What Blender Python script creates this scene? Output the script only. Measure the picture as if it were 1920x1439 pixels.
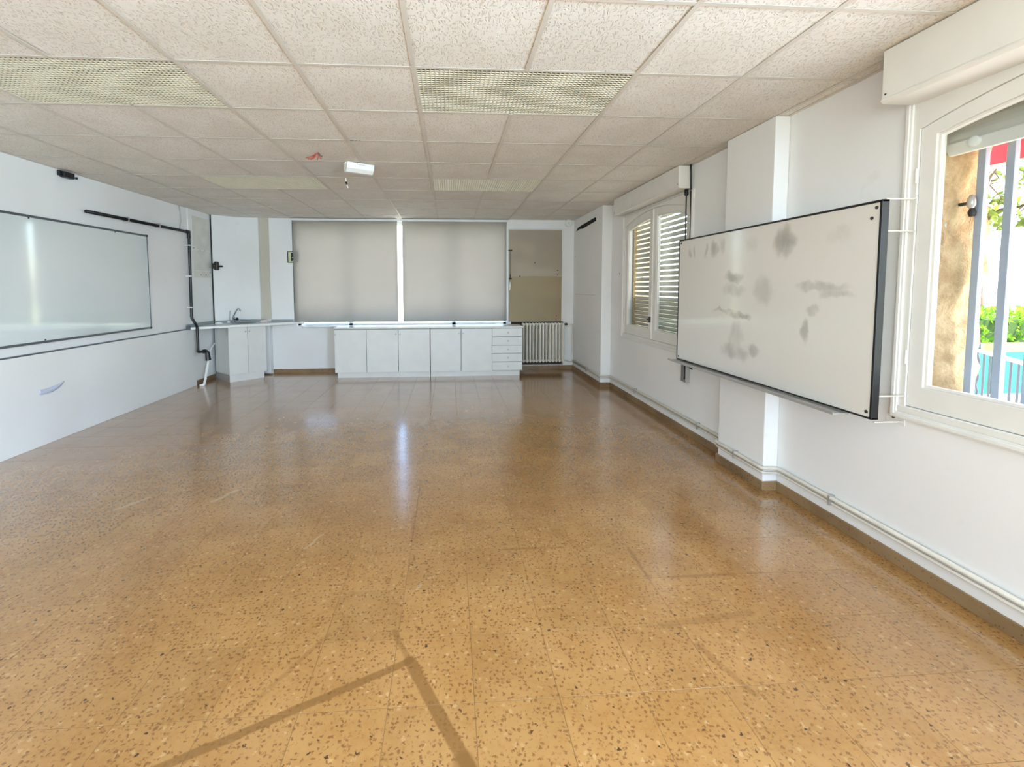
import bpy, bmesh, math, random
from mathutils import Vector, Matrix
random.seed(7)
for o in list(bpy.data.objects): bpy.data.objects.remove(o)
SC = bpy.context.scene
COL = SC.collection
PI = math.pi

# ------------------------------------------------------------------ camera
FW, FH = 1920.0, 1439.0
cam_d = bpy.data.cameras.new('camera')
cam_d.sensor_fit = 'HORIZONTAL'; cam_d.sensor_width = 36.0
cam_d.lens = 838.5 / FW * 36.0
cam_d.shift_x = (FW / 2 - 896.78) / FW
cam_d.shift_y = (591.23 - FH / 2) / FW
cam_d.clip_start = 0.02; cam_d.clip_end = 300
cam = bpy.data.objects.new('camera', cam_d); COL.objects.link(cam)
def rmat(p, r, y):
    return Matrix.Rotation(y, 3, 'Z') @ Matrix.Rotation(p, 3, 'X') @ Matrix.Rotation(r, 3, 'Y')
_R = rmat(-0.0627, 0.0026, -0.0647)
_B = Matrix(((1, 0, 0), (0, 0, -1), (0, 1, 0)))          # blender camera axes -> (right, forward, up)
cam.matrix_world = Matrix.Translation((0.1804, -2.4307, 1.4431)) @ (_R @ _B).to_4x4()
SC.camera = cam

# ------------------------------------------------------------------ light
SC.view_settings.view_transform = 'Standard'; SC.view_settings.look = 'None'
SC.view_settings.exposure = 1.03; SC.view_settings.gamma = 1.0
SC.view_settings.use_curve_mapping = False
SC.render.film_transparent = False
SC.cycles.max_bounces = 9; SC.cycles.diffuse_bounces = 5; SC.cycles.glossy_bounces = 4
SC.cycles.use_adaptive_sampling = True; SC.cycles.adaptive_threshold = 0.04
SC.cycles.transparent_max_bounces = 16; SC.cycles.transmission_bounces = 8
SC.cycles.sample_clamp_indirect = 12.0
SC.cycles.caustics_reflective = False; SC.cycles.caustics_refractive = False

SUN_EL, SUN_AZ = math.radians(62), math.radians(-28)     # azimuth from +x, the garden side
w = bpy.data.worlds.new('sky'); SC.world = w; w.use_nodes = True
nt = w.node_tree; nt.nodes.clear()
sky = nt.nodes.new('ShaderNodeTexSky'); sky.sky_type = 'NISHITA'; sky.sun_disc = False
sky.sun_elevation = SUN_EL; sky.sun_rotation = PI / 2 - SUN_AZ
sky.air_density = 1.0; sky.dust_density = 2.0; sky.ozone_density = 1.0
bg = nt.nodes.new('ShaderNodeBackground'); bg.inputs['Strength'].default_value = 0.9
ow = nt.nodes.new('ShaderNodeOutputWorld')
nt.links.new(sky.outputs[0], bg.inputs['Color']); nt.links.new(bg.outputs[0], ow.inputs['Surface'])

sun_d = bpy.data.lights.new('sun', 'SUN'); sun_d.energy = 12.0; sun_d.angle = math.radians(0.6)
sun_d.color = (1.0, 0.97, 0.92)
sun = bpy.data.objects.new('sun', sun_d); COL.objects.link(sun)
_sd = Vector((math.cos(SUN_EL) * math.cos(SUN_AZ), math.cos(SUN_EL) * math.sin(SUN_AZ), math.sin(SUN_EL)))
sun.rotation_euler = _sd.to_track_quat('Z', 'Y').to_euler(); sun.location = _sd * 30

def area(name, loc, direction, sx, sy, power, col):
    d = bpy.data.lights.new(name, 'AREA'); d.shape = 'RECTANGLE'; d.size = sx; d.size_y = sy
    d.energy = power; d.color = col
    o = bpy.data.objects.new(name, d); COL.objects.link(o); o.location = loc
    o.rotation_euler = Vector(direction).to_track_quat('-Z', 'Z').to_euler()
    return o
# added area lights, standing in for daylight from unseen windows behind the camera
area('rear_daylight_fill', (-0.6, -5.25, 1.70), (0, 1, -0.05), 3.4, 1.4, 60, (0.72, 0.86, 1.0))
area('side_daylight_fill', (2.44, -3.75, 1.55), (-1, 0.15, -0.02), 1.4, 1.3, 215, (0.52, 0.75, 1.0))

# ------------------------------------------------------------------ helpers
def mesh_obj(name, bm, mat=None, parent=None, smooth=False, bevel=0.0, normals=True):
    if normals: bmesh.ops.recalc_face_normals(bm, faces=bm.faces)
    if bevel > 0:
        es = [e for e in bm.edges if len(e.link_faces) == 2 and e.calc_face_angle(0) > 0.6]
        bmesh.ops.bevel(bm, geom=es, offset=bevel, segments=2, affect='EDGES', profile=0.5)
    me = bpy.data.meshes.new(name)
    if parent is not None:
        off = Vector((0, 0, 0)); q = parent
        while q is not None: off += q.location; q = q.parent
        bmesh.ops.translate(bm, verts=bm.verts, vec=-off)
    bm.to_mesh(me); bm.free()
    if smooth:
        for p in me.polygons: p.use_smooth = True
        if smooth == 'auto':
            me.set_sharp_from_angle(angle=math.radians(40))
    if mat is not None: me.materials.append(mat)
    o = bpy.data.objects.new(name, me); COL.objects.link(o)
    if parent is not None: o.parent = parent
    return o
def NB(): return bmesh.new()
def box(bm, x0, x1, y0, y1, z0, z1):
    if x0 > x1: x0, x1 = x1, x0
    if y0 > y1: y0, y1 = y1, y0
    if z0 > z1: z0, z1 = z1, z0
    v = [bm.verts.new(c) for c in ((x0,y0,z0),(x1,y0,z0),(x1,y1,z0),(x0,y1,z0),(x0,y0,z1),(x1,y0,z1),(x1,y1,z1),(x0,y1,z1))]
    for f in ((0,3,2,1),(4,5,6,7),(0,1,5,4),(1,2,6,5),(2,3,7,6),(3,0,4,7)): bm.faces.new([v[i] for i in f])
    return v
def obox(bm, o, u, v, n, u0, u1, v0, v1, n0, n1):
    """box in a local frame: origin o, axes u, v, n"""
    o, u, v, n = Vector(o), Vector(u), Vector(v), Vector(n)
    vs = []
    for c in ((u0,v0,n0),(u1,v0,n0),(u1,v1,n0),(u0,v1,n0),(u0,v0,n1),(u1,v0,n1),(u1,v1,n1),(u0,v1,n1)):
        vs.append(bm.verts.new(o + u*c[0] + v*c[1] + n*c[2]))
    for f in ((0,3,2,1),(4,5,6,7),(0,1,5,4),(1,2,6,5),(2,3,7,6),(3,0,4,7)): bm.faces.new([vs[i] for i in f])
def prism(bm, pts, a, b, axis='z'):
    """extrude a 2D polygon between a and b along an axis (x: pts are y,z ; y: x,z ; z: x,y)"""
    def P(p, t):
        return (t, p[0], p[1]) if axis == 'x' else ((p[0], t, p[1]) if axis == 'y' else (p[0], p[1], t))
    A = [bm.verts.new(P(p, a)) for p in pts]; B = [bm.verts.new(P(p, b)) for p in pts]
    n = len(pts)
    bm.faces.new(A); bm.faces.new(B[::-1])
    for i in range(n): bm.faces.new([A[i], B[i], B[(i+1) % n], A[(i+1) % n]])
def ring(bm, outer, inner, a, b, axis='x'):
    def P(p, t):
        return (t, p[0], p[1]) if axis == 'x' else ((p[0], t, p[1]) if axis == 'y' else (p[0], p[1], t))
    n = len(outer)
    Oa = [bm.verts.new(P(p, a)) for p in outer]; Ob = [bm.verts.new(P(p, b)) for p in outer]
    Ia = [bm.verts.new(P(p, a)) for p in inner]; Ib = [bm.verts.new(P(p, b)) for p in inner]
    for i in range(n):
        j = (i+1) % n
        bm.faces.new([Oa[i], Oa[j], Ia[j], Ia[i]]); bm.faces.new([Ob[i], Ib[i], Ib[j], Ob[j]])
        bm.faces.new([Oa[i], Ob[i], Ob[j], Oa[j]]); bm.faces.new([Ia[i], Ia[j], Ib[j], Ib[i]])
def tube(bm, pts, r, seg=12, caps=True, rad=None):
    pts = [Vector(p) for p in pts]; rings = []
    n = len(pts); up = None
    for i, p in enumerate(pts):
        if i == 0: d = pts[1] - p
        elif i == n-1: d = p - pts[i-1]
        else: d = (pts[i+1]-p).normalized() + (p-pts[i-1]).normalized()
        d.normalize()
        if up is None:
            up = d.orthogonal().normalized()
        else:
            up = (up - d * up.dot(d)).normalized()
        s = d.cross(up)
        rr = rad[i] if rad else r
        k = 1.0
        if 0 < i < n-1:
            c = max(0.35, d.dot((pts[i+1]-p).normalized())); k = 1.0
        rings.append([bm.verts.new(p + (up*math.cos(2*PI*j/seg) + s*math.sin(2*PI*j/seg))*rr*k) for j in range(seg)])
    for a, b in zip(rings, rings[1:]):
        for j in range(seg): bm.faces.new([a[j], a[(j+1) % seg], b[(j+1) % seg], b[j]])
    if caps:
        bm.faces.new(rings[0][::-1]); bm.faces.new(rings[-1])
def smooth_path(pts, r=0.03, k=4):
    """round the corners of a polyline"""
    pts = [Vector(p) for p in pts]; out = [pts[0]]
    for a, b, c in zip(pts, pts[1:], pts[2:]):
        u = (a-b); v = (c-b); q = min(r, u.length*.45, v.length*.45)
        p0 = b + u.normalized()*q; p2 = b + v.normalized()*q
        for i in range(k+1):
            t = i/k; out.append(p0*(1-t)**2 + b*2*t*(1-t) + p2*t*t)
    out.append(pts[-1]); return out
def lathe(bm, prof, c, seg=24, axis='z'):
    c = Vector(c); rings = []
    for r, h in prof:
        row = []
        for j in range(seg):
            a = 2*PI*j/seg; u, v = math.cos(a)*r, math.sin(a)*r
            row.append(bm.verts.new(c + (Vector((u, v, h)) if axis == 'z' else (Vector((h, u, v)) if axis == 'x' else Vector((u, h, v))))))
        rings.append(row)
    for a, b in zip(rings, rings[1:]):
        for j in range(seg): bm.faces.new([a[j], a[(j+1) % seg], b[(j+1) % seg], b[j]])
    bm.faces.new(rings[0][::-1]); bm.faces.new(rings[-1])
def tag(o, label, cat, group=None, kind=None):
    o['label'] = label; o['category'] = cat
    if group: o['group'] = group
    if kind: o['kind'] = kind
    return o
def thing(name, label, cat, loc=(0,0,0), group=None, kind=None):
    o = bpy.data.objects.new(name, None); COL.objects.link(o); o.location = loc; o.empty_display_size = .1
    return tag(o, label, cat, group, kind)
def bx(name, c, mat, parent=None, bevel=0.0):
    bm = NB(); box(bm, *c); return mesh_obj(name, bm, mat, parent, bevel=bevel)
def share(src, name, parent, loc):
    o = src.copy(); COL.objects.link(o); o.name = name; o.parent = parent; o.location = loc; return o

# ------------------------------------------------------------------ materials
def srgb(r, g, b):
    f = lambda c: (c/255/12.92 if c/255 <= .04045 else ((c/255+.055)/1.055)**2.4)
    return (f(r), f(g), f(b), 1.0)
class NT:
    def __init__(s, name):
        s.m = bpy.data.materials.new(name); s.m.use_nodes = True; s.t = s.m.node_tree
        s.b = s.t.nodes['Principled BSDF']; s.out = s.t.nodes['Material Output']
    def n(s, typ, **kw):
        nd = s.t.nodes.new(typ)
        for k, v in kw.items(): setattr(nd, k, v)
        return nd
    def link(s, a, b): s.t.links.new(a, b)
    def val(s, sock, v):
        if hasattr(v, 'default_value') or isinstance(v, bpy.types.NodeSocket): s.link(v, sock)
        else: sock.default_value = v
    def math(s, op, a, b=None, c=None, clamp=False):
        nd = s.n('ShaderNodeMath', operation=op, use_clamp=clamp)
        s.val(nd.inputs[0], a)
        if b is not None: s.val(nd.inputs[1], b)
        if c is not None: s.val(nd.inputs[2], c)
        return nd.outputs[0]
    def vmath(s, op, a, b=None, scale=None):
        nd = s.n('ShaderNodeVectorMath', operation=op)
        s.val(nd.inputs[0], a)
        if b is not None: s.val(nd.inputs[1], b)
        if scale is not None: s.val(nd.inputs['Scale'], scale)
        return nd.outputs['Value'] if op in ('LENGTH', 'DOT_PRODUCT', 'DISTANCE') else nd.outputs['Vector']
    def mix(s, fac, a, b):
        nd = s.n('ShaderNodeMix', data_type='RGBA')
        s.val(nd.inputs[0], fac); s.val(nd.inputs[6], a); s.val(nd.inputs[7], b); return nd.outputs[2]
    def ramp(s, fac, lo, hi, a=0.0, b=1.0):
        nd = s.n('ShaderNodeMapRange', interpolation_type='SMOOTHSTEP')
        s.val(nd.inputs[0], fac); nd.inputs[1].default_value = lo; nd.inputs[2].default_value = hi
        nd.inputs[3].default_value = a; nd.inputs[4].default_value = b; return nd.outputs[0]
    def pos(s): return s.n('ShaderNodeNewGeometry').outputs['Position']
    def noise(s, vec, scale, detail=2, rough=.5, dim='3D'):
        nd = s.n('ShaderNodeTexNoise', noise_dimensions=dim); nd.inputs['Scale'].default_value = scale
        nd.inputs['Detail'].default_value = detail; nd.inputs['Roughness'].default_value = rough
        if vec is not None: s.link(vec, nd.inputs['Vector'])
        return nd.outputs['Fac']
    def bump(s, h, strength=.2, dist=.01):
        nd = s.n('ShaderNodeBump'); nd.inputs['Strength'].default_value = strength; nd.inputs['Distance'].default_value = dist
        s.link(h, nd.inputs['Height']); s.link(nd.outputs[0], s.b.inputs['Normal'])
    def set(s, **kw):
        for k, v in kw.items(): s.val(s.b.inputs[k.replace('_', ' ')], v)
        return s
def simple(name, col, rough=.5, metal=0.0, spec=.5, var=0.03, vs=6.0):
    t = NT(name)
    nz = t.noise(t.pos(), vs, 1)
    k = 1 - var
    c2 = (col[0]*k, col[1]*k, col[2]*k, 1)
    t.set(Base_Color=t.mix(t.ramp(nz, .35, .65), col, c2), Roughness=rough, Metallic=metal)
    t.b.inputs['Specular IOR Level'].default_value = spec
    return t.m

M = {}
# painted plaster
def plaster(name, col, spots=True):
    t = NT(name); p = t.pos()
    big = t.noise(p, 1.1, 1); mid = t.noise(p, 7, 2, .6)
    c = t.mix(t.ramp(big, .35, .7), col, (col[0]*.95, col[1]*.94, col[2]*.93, 1))
    c = t.mix(t.ramp(mid, .66, .82, 0, .25), c, (col[0]*.80, col[1]*.79, col[2]*.78, 1))
    t.set(Base_Color=c, Roughness=.62); t.b.inputs['Specular IOR Level'].default_value = .35
    t.bump(t.noise(p, 14, 1), .10, .006)
    return t.m
M['wall'] = plaster('white_plaster', srgb(239, 238, 236))
M['wall2'] = plaster('white_plaster_board', srgb(236, 236, 234))
M['beige_wall'] = plaster('beige_plaster', srgb(203, 196, 180))
M['paint'] = simple('white_gloss_paint', srgb(232, 229, 222), .35)
M['cream'] = simple('cream_enamel', srgb(229, 222, 208), .4)
M['cab'] = simple('white_melamine', srgb(226, 225, 220), .38)
M['cabside'] = simple('shaded_white_melamine', srgb(176, 174, 168), .5)  # greyed white: shade of the door gaps put into the body colour
M['dark'] = simple('black_plastic', srgb(22, 22, 24), .4)
M['blackpipe'] = simple('black_pipe_plastic', srgb(16, 17, 20), .35)
M['darkhole'] = simple('dark_cavity', srgb(12, 11, 10), .9)
M['alu'] = simple('grey_aluminium', srgb(120, 124, 128), .35, .85)
M['lightalu'] = simple('light_aluminium', srgb(190, 188, 184), .35, .6)
M['chrome'] = simple('chrome', srgb(200, 205, 210), .12, 1.0)
M['steel'] = simple('stainless_steel', srgb(150, 155, 158), .28, 1.0)
M['bar'] = simple('grey_blue_bar_paint', srgb(160, 172, 190), .35)
M['iron'] = simple('dark_iron_paint', srgb(60, 64, 72), .5)
M['pipe'] = simple('cream_pipe_paint', srgb(218, 210, 196), .38)
M['tbar'] = simple('grid_bar_paint', srgb(218, 211, 200), .5)
M['louvre'] = simple('cream_louvre_plastic', srgb(232, 224, 200), .45)
M['housing'] = simple('dull_lamp_housing', srgb(70, 62, 48), .6)
M['screw'] = simple('dull_screw', srgb(70, 66, 62), .5, .5)
M['wire_red'] = simple('red_wire', srgb(190, 78, 66), .5)
M['wire_grey'] = simple('grey_wire', srgb(90, 90, 92), .5)
M['plasticw'] = simple('white_plastic', srgb(236, 236, 232), .35)
M['worktop'] = simple('white_worktop_laminate', srgb(222, 222, 218), .3)
M['counter'] = simple('pale_grey_laminate', srgb(206, 210, 210), .28)
M['splash'] = simple('grey_strip', srgb(150, 156, 156), .4)
M['beige_board'] = simple('beige_board', srgb(174, 160, 138), .5, var=.12, vs=2.0)
M['beige_board2'] = simple('beige_board_lower', srgb(160, 141, 104), .5, var=.08, vs=2.0)
M['signface'] = simple('pale_green_sign_face', srgb(205, 212, 165), .4)
M['patch'] = simple('stained_old_paint', srgb(224, 221, 212), .6, var=.10, vs=5)
M['cloth'] = simple('pinkish_rag', srgb(214, 200, 196), .8)
M['red'] = simple('red_canvas', srgb(205, 28, 40), .7)
M['tan'] = simple('tan_canvas_edge', srgb(220, 190, 150), .7)
M['shutter'] = simple('grey_white_shutter_slat', srgb(205, 202, 192), .45)

# skirting: brown terrazzo
t = NT('brown_terrazzo_skirting'); p = t.pos()
v = t.n('ShaderNodeTexVoronoi'); v.inputs['Scale'].default_value = 80; t.link(p, v.inputs['Vector'])
sp = t.n('ShaderNodeSeparateColor'); t.link(v.outputs['Color'], sp.inputs[0])
c = t.mix(t.ramp(t.noise(p, 3, 3), .3, .7), srgb(150, 122, 88), srgb(124, 98, 66))
c = t.mix(t.math('MULTIPLY', t.ramp(sp.outputs[0], .78, .84), t.ramp(v.outputs['Distance'], .25, .45, 1, 0)), c, srgb(84, 58, 34))
t.set(Base_Color=c, Roughness=.4); M['skirt'] = t.m

# floor: polished terrazzo tiles; tiles that carry traces of old tape and scuffs have a marked version
TAPES = (((-1.05,-1.28),(0.018,-.775),.012,.008,.75), ((0.018,-.775),(.30,-1.31),.017,.010,.75),
                         ((-.06,-.62),(.018,-.775),.006,.012,.5), ((.215,-1.16),(.34,-1.42),.024,.02,.6),
                         ((-.33,-.62),(-.55,-.98),.004,.012,.35), ((1.08,-.665),(1.5,-.62),.008,.02,.35),
                         ((1.158,-.117),(1.158,-.36),.004,.012,.5), ((1.167,-.77),(1.25,-1.0),.006,.014,.45),
                         ((.45,-.069),(.80,-.069),.004,.008,.45), ((1.28,-.36),(1.6,-.36),.006,.012,.4))
SCUFFS = (((-.62,.02),(-.57,.14),.006), ((-1.42,.62),(-1.34,.78),.010), ((-2.0,.55),(-1.9,.7),.012), ((.02,-.36),(.04,-.32),.004))
def terrazzo(name, marked):
    t = NT(name); p = t.pos()
    oi = t.n('ShaderNodeObjectInfo')
    v1 = t.n('ShaderNodeTexVoronoi', voronoi_dimensions='2D'); v1.inputs['Scale'].default_value = 62; v1.inputs['Randomness'].default_value = 1
    wn1 = t.n('ShaderNodeTexNoise', noise_dimensions='2D'); wn1.inputs['Scale'].default_value = 90; wn1.inputs['Detail'].default_value = 1; t.link(p, wn1.inputs['Vector'])
    pw = t.vmath('ADD', p, t.vmath('SCALE', t.vmath('SUBTRACT', wn1.outputs['Color'], (.5, .5, .5)), scale=.016))
    t.link(pw, v1.inputs['Vector'])
    s1 = t.n('ShaderNodeSeparateColor'); t.link(v1.outputs['Color'], s1.inputs[0])
    v2 = t.n('ShaderNodeTexVoronoi', voronoi_dimensions='2D'); v2.inputs['Scale'].default_value = 42; t.link(pw, v2.inputs['Vector'])
    s2 = t.n('ShaderNodeSeparateColor'); t.link(v2.outputs['Color'], s2.inputs[0])
    v3 = t.n('ShaderNodeTexVoronoi', voronoi_dimensions='2D'); v3.inputs['Scale'].default_value = 120; t.link(pw, v3.inputs['Vector'])
    s3 = t.n('ShaderNodeSeparateColor'); t.link(v3.outputs['Color'], s3.inputs[0])
    nlarge = t.noise(p, .55, 2, .6, '2D'); nmid = t.noise(p, 3.2, 4, .65, '2D'); nfine = t.noise(p, 40, 2, .7, '2D')
    c = t.mix(t.ramp(nmid, .3, .72), srgb(176, 130, 76), srgb(160, 113, 58))
    c = t.mix(t.ramp(nlarge, .42, .68, 0, .5), c, srgb(152, 106, 52))
    c = t.mix(t.ramp(nfine, .35, .7, 0, .4), c, srgb(174, 128, 74))
    c = t.mix(t.math('MULTIPLY', t.ramp(s2.outputs[0], .88, .93), t.ramp(v2.outputs['Distance'], .16, .44, .38, 0)), c, srgb(206, 168, 116))
    c = t.mix(t.math('MULTIPLY', t.ramp(s1.outputs[1], .48, .66), t.ramp(v1.outputs['Distance'], .16, .40, .72, 0)), c, srgb(110, 68, 30))
    c = t.mix(t.math('MULTIPLY', t.ramp(s3.outputs[2], .80, .84), t.ramp(v3.outputs['Distance'], .18, .42, .45, 0)), c, srgb(116, 76, 36))
    c = t.mix(t.math('MULTIPLY', t.ramp(s1.outputs[2], .985, .99), t.ramp(v1.outputs['Distance'], .2, .4, .9, 0)), c, srgb(60, 36, 20))
    if marked:
        nn_ = t.n('ShaderNodeTexNoise'); nn_.inputs['Scale'].default_value = 12; nn_.inputs['Detail'].default_value = 2; t.link(p, nn_.inputs['Vector'])
        flat_ = t.vmath('MULTIPLY', p, (1, 1, 0)); jit0 = t.vmath('MULTIPLY', t.vmath('SUBTRACT', nn_.outputs['Color'], (.5, .5, .5)), (1, 1, 0))
        pj_ = {}
        def seg_mask(t, p, a, b, w, soft, amount, wig=.014, wsc=9):
            if wig not in pj_: pj_[wig] = t.vmath('ADD', flat_, t.vmath('SCALE', jit0, scale=wig))
            pa = t.vmath('SUBTRACT', pj_[wig], (a[0], a[1], 0))
            ba = (b[0]-a[0], b[1]-a[1], 0); l2 = ba[0]**2 + ba[1]**2
            h = t.math('DIVIDE', t.vmath('DOT_PRODUCT', pa, ba), l2, clamp=True)
            d = t.vmath('LENGTH', t.vmath('SUBTRACT', pa, t.vmath('SCALE', ba, scale=h)))
            return t.ramp(d, w, w+soft, amount, 0)
        for a, b, ww, so, am in TAPES: c = t.mix(seg_mask(t, p, a, b, ww, so, am), c, srgb(122, 82, 36))
        for a, b, ww in SCUFFS: c = t.mix(seg_mask(t, p, a, b, ww, .006, .35, .05, 26), c, srgb(200, 176, 142))
    br = t.math('ADD', .93, t.math('MULTIPLY', oi.outputs['Random'], .12))
    c = t.vmath('SCALE', c, scale=br)
    t.set(Base_Color=c, Roughness=t.ramp(nmid, .3, .8, .20, .27))
    t.b.inputs['Specular IOR Level'].default_value = .6
    t.b.inputs['Coat Weight'].default_value = 1.0; t.b.inputs['Coat Roughness'].default_value = .16; t.b.inputs['Coat IOR'].default_value = 1.5
    t.bump(t.noise(p, 2.4, 1, .5, '2D'), .06, .05)
    return t.m
M['floor'] = terrazzo('ochre_terrazzo', False); M['floor_marked'] = terrazzo('ochre_terrazzo_with_tape_traces', True)
M['grout'] = simple('brown_grout', srgb(122, 90, 54), .8, spec=.2)

# mineral-fibre ceiling tile
t = NT('fissured_mineral_tile')
tc = t.n('ShaderNodeTexCoord'); oi = t.n('ShaderNodeObjectInfo')
off = t.vmath('SCALE', t.n('ShaderNodeCombineXYZ').outputs[0], scale=1.0)
cx = t.n('ShaderNodeCombineXYZ'); t.link(t.math('MULTIPLY', oi.outputs['Random'], 37.0), cx.inputs[0]); t.link(t.math('MULTIPLY', oi.outputs['Random'], 91.0), cx.inputs[1])
pp = t.vmath('ADD', tc.outputs['Object'], cx.outputs[0])
mp = t.vmath('MULTIPLY', pp, (1.0, .48, 1.0))
warp = t.n('ShaderNodeTexNoise', noise_dimensions='2D'); warp.inputs['Scale'].default_value = 26; t.link(pp, warp.inputs['Vector']); warp.inputs['Detail'].default_value = 0
mp2 = t.vmath('ADD', mp, t.vmath('SCALE', t.vmath('SUBTRACT', warp.outputs['Color'], (.5,.5,.5)), scale=.022))
vf = t.n('ShaderNodeTexVoronoi', voronoi_dimensions='2D'); vf.inputs['Scale'].default_value = 92; t.link(mp2, vf.inputs['Vector'])
sf = t.n('ShaderNodeSeparateColor'); t.link(vf.outputs['Color'], sf.inputs[0])
fis = t.math('MULTIPLY', t.ramp(sf.outputs[0], .12, .30), t.ramp(vf.outputs['Distance'], .10, .36, 1, 0))
c = t.mix(t.ramp(t.noise(pp, 3, 1, .5, '2D'), .3, .7), srgb(240, 236, 229), srgb(234, 229, 221))
c = t.vmath('SCALE', c, scale=t.math('ADD', .965, t.math('MULTIPLY', oi.outputs['Random'], .05)))
c = t.mix(t.math('MULTIPLY', fis, .55), c, srgb(192, 176, 156))
t.set(Base_Color=c, Roughness=.85); t.b.inputs['Specular IOR Level'].default_value = .2
t.bump(t.math('SUBTRACT', 1.0, fis), .5, .004)
M['tile'] = t.m
M['tile_plain'] = simple('plain_white_tile', srgb(224, 222, 218), .7)

# whiteboards
t = NT('enamel_whiteboard'); p = t.pos()
t.set(Base_Color=t.mix(t.ramp(t.noise(p, 1.5, 2), .3, .7), srgb(220, 226, 224), srgb(214, 221, 220)), Roughness=.12)
t.b.inputs['Specular IOR Level'].default_value = .7; t.b.inputs['Coat Weight'].default_value = 1.0; t.b.inputs['Coat Roughness'].default_value = .06; t.b.inputs['Coat IOR'].default_value = 1.7
t.bump(t.noise(p, 1.6, 1), .10, .06); M['board_l'] = t.m
t = NT('smudged_whiteboard'); p = t.pos()
spx = t.n('ShaderNodeSeparateXYZ'); t.link(p, spx.inputs[0])
jn = t.n('ShaderNodeTexNoise'); jn.inputs['Scale'].default_value = 9; jn.inputs['Detail'].default_value = 5; t.link(p, jn.inputs['Vector'])
js = t.n('ShaderNodeSeparateColor'); t.link(jn.outputs['Color'], js.inputs[0])
yy = t.math('ADD', spx.outputs[1], t.math('MULTIPLY', t.math('SUBTRACT', js.outputs[0], .5), .13))
zz = t.math('ADD', spx.outputs[2], t.math('MULTIPLY', t.math('SUBTRACT', js.outputs[1], .5), .13))
acc = None
for y0, z0, a, b, k in ((.305,1.72,.09,.10,.55),(1.175,1.735,.022,.06,.45),(1.06,1.74,.05,.08,.55),(.95,1.76,.05,.06,.3),(1.414,1.735,.03,.05,.35),(1.33,1.74,.016,.06,.35),
                        (.80,1.505,.11,.045,.65),(.80,1.415,.13,.05,.30),(.72,1.230,.12,.028,.60),(.90,1.256,.14,.018,.35),(.77,.95,.16,.06,.40),(.56,1.0,.07,.05,.45),
                        (.0,1.44,.17,.03,.40),(-.09,1.40,.10,.028,.35),(.10,1.17,.025,.08,.45),(.05,1.31,.05,.03,.3),(.47,1.415,.09,.10,.25),(.75,1.08,.08,.12,.25),(-.12,1.73,.08,.06,.12),(.6,1.75,.07,.06,.16)):
    ey = t.math('DIVIDE', t.math('SUBTRACT', yy, y0), a); ez = t.math('DIVIDE', t.math('SUBTRACT', zz, z0), b)
    d = t.math('ADD', t.math('MULTIPLY', ey, ey), t.math('MULTIPLY', ez, ez))
    mk = t.ramp(d, .0, 1.6, k*1.05, 0)
    acc = mk if acc is None else t.math('MAXIMUM', acc, mk)
streak = t.n('ShaderNodeTexNoise'); streak.inputs['Scale'].default_value = 14; streak.inputs['Detail'].default_value = 5
t.link(t.vmath('MULTIPLY', p, (1, 1.0, .35)), streak.inputs['Vector'])
acc = t.math('MULTIPLY', acc, t.ramp(streak.outputs['Fac'], .25, .6, .35, 1))
c = t.mix(acc, srgb(226, 222, 214), srgb(120, 112, 102))
t.set(Base_Color=c, Roughness=.2); t.b.inputs['Coat Weight'].default_value = 1.0; t.b.inputs['Coat Roughness'].default_value = .09; t.bump(t.noise(p, 2.0, 1), .03, .05); M['board_r'] = t.m

# roller-blind fabric: diffuse + translucent
t = NT('grey_blind_fabric'); p = t.pos()
df = t.n('ShaderNodeBsdfDiffuse'); tr = t.n('ShaderNodeBsdfTranslucent'); mx = t.n('ShaderNodeMixShader')
cc = t.mix(t.ramp(t.noise(p, .9, 2), .3, .7), srgb(196, 196, 193), srgb(190, 190, 188))
t.link(cc, df.inputs['Color']); tr.inputs['Color'].default_value = srgb(206, 197, 186)
mx.inputs[0].default_value = .46; t.link(df.outputs[0], mx.inputs[1]); t.link(tr.outputs[0], mx.inputs[2])
t.link(mx.outputs[0], t.out.inputs['Surface']); M['blind'] = t.m

# window glass
t = NT('clear_window_glass')
fr = t.n('ShaderNodeFresnel'); fr.inputs['IOR'].default_value = 1.45
tp = t.n('ShaderNodeBsdfTransparent'); tp.inputs['Color'].default_value = (.93, .95, .95, 1)
gl = t.n('ShaderNodeBsdfGlossy'); gl.inputs['Roughness'].default_value = .03
gg = t.n('ShaderNodeNewGeometry'); ff = t.math('MULTIPLY', fr.outputs[0], t.math('SUBTRACT', 1.0, gg.outputs['Backfacing']))
ms = t.n('ShaderNodeMixShader'); t.link(ff, ms.inputs[0]); t.link(tp.outputs[0], ms.inputs[1]); t.link(gl.outputs[0], ms.inputs[2])
t.link(ms.outputs[0], t.out.inputs['Surface']); M['glass'] = t.m

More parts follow.
